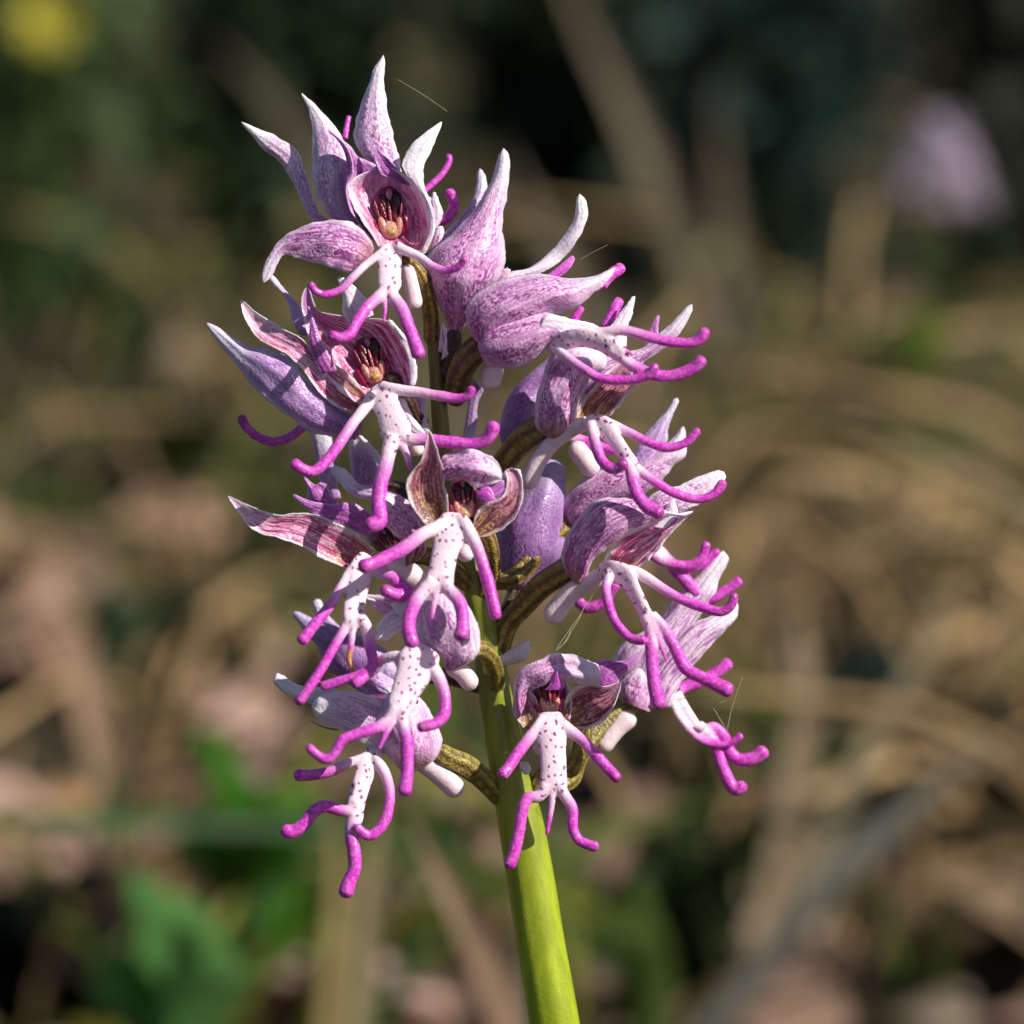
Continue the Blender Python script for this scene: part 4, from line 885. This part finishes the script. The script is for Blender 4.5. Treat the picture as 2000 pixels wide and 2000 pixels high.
# second orchid out of focus
def far_orchid():
    top = at(1842, 235, 1.40); foot = at(1836, 395, 1.40); g0 = np.array([foot[0]-.004, foot[1]+.01, gz(foot[0], foot[1])])
    root = empty('orchid', g0, None, 'blurred pale pink orchid standing behind on the right, far out of focus', 'orchid')
    cc = catmull(np.array([g0-[0, 0, .01], foot, top]), 24); r = np.linspace(.0024, .0012, 24)
    Vb, Fb, t = tube(cc, r, r, 10); mkmesh('stem', Vb, Fb, M_LEAF, root, dict(Col=np.broadcast_to(V3(.10,.13,.03), Vb.shape)), origin=g0)
    ax = top-foot; L_ = np.linalg.norm(ax); ax /= L_
    for k in range(26):
        s = (k+.5)/26; a = k*2.4; rad = .0125*(1-s)**.8+.002
        c = foot+ax*L_*s; out = np.array([math.cos(a), math.sin(a), .1]); sp = Soup()
        h0 = c+out*rad; sz = .0078*(1-.35*s)
        for q_ in range(3):
            b_ = (q_-1)*.6; d = unit(out*.5+np.array([-out[1], out[0], 0])*b_+[0, 0, .9])
            Vb, Fb = blade([c+out*rad*.5, h0+d*sz*.5, h0+d*sz], sz*.42, .5, 7, out, mid=.75); sp.add(Vb, Fb, V3(.70,.66,.74))
        for q_ in (-1, 1, -.4, .4):
            d = unit(out*.6+np.array([-out[1], out[0], 0])*q_*.8+[0, 0, -1.0 if abs(q_) < 1 else -.3])
            c2 = catmull(np.array([h0, h0+d*sz*.6, h0+d*sz*1.1]), 6); Vb, Fb, t = tube(c2, .0008, .0008, 6); sp.add(Vb, Fb, V3(.62,.46,.62))
        sp.build('flower', M_DRY, root, g0)
far_orchid()

# spider silk
def silk(segs, label, r=.9):
    pts = [world(setz(q(s_), z_)) for s_, z_ in segs]; o = pts[0][0]; sp = Soup()
    for p in pts:
        c = catmull(p, 22); Vb, Fb, t = tube(c, r*.62*U, r*.62*U, 5, cap=False); sp.add(Vb, Fb, V3(.62,.56,.40))
    ob = sp.build('spider_silk', M_DRY, None, o); ob.location = o; tag(ob, label, 'silk', 'spider silk on the orchid')
silk([('D 900,1530 830,1540 790,1600 740,1670 700,1760 640,1850 590,1930 L 1240,470', 165), ('L 1500,100 1380,260 1290,390 1240,470', 170), ('L 1390,250 1380,320 1320,400 1270,440', 172)], 'fine silk thread from the large right flower down to the crumpled hood below')
silk([('O 160,1250 280,1230 370,1245 460,1280 520,1370 565,1440', 190), ('O 680,1085 630,1220 600,1320 570,1465', 195), ('O 250,1220 350,1218 460,1226', 195), ('O 470,1285 560,1245', 195), ('O 180,1300 250,1240 300,1280 230,1310 180,1290', 200)], 'tangled silk threads between the large right flower and the far hanging lip')
silk([('A 1300,290 1500,410 1675,530', 20)], 'single silk thread floating right of the topmost sepal', .6)
silk([('C 1030,695 1110,650 1190,610', 30)], 'short silk thread beyond the long white curled sepal', .6)
silk([('J 690,1200 740,1290 840,1360', 60), ('J 720,1180 770,1240 805,1280', 60), ('J 730,1220 790,1310 850,1330', 60)], 'tiny silk threads beside the magenta knob of the upper left lip', .6)
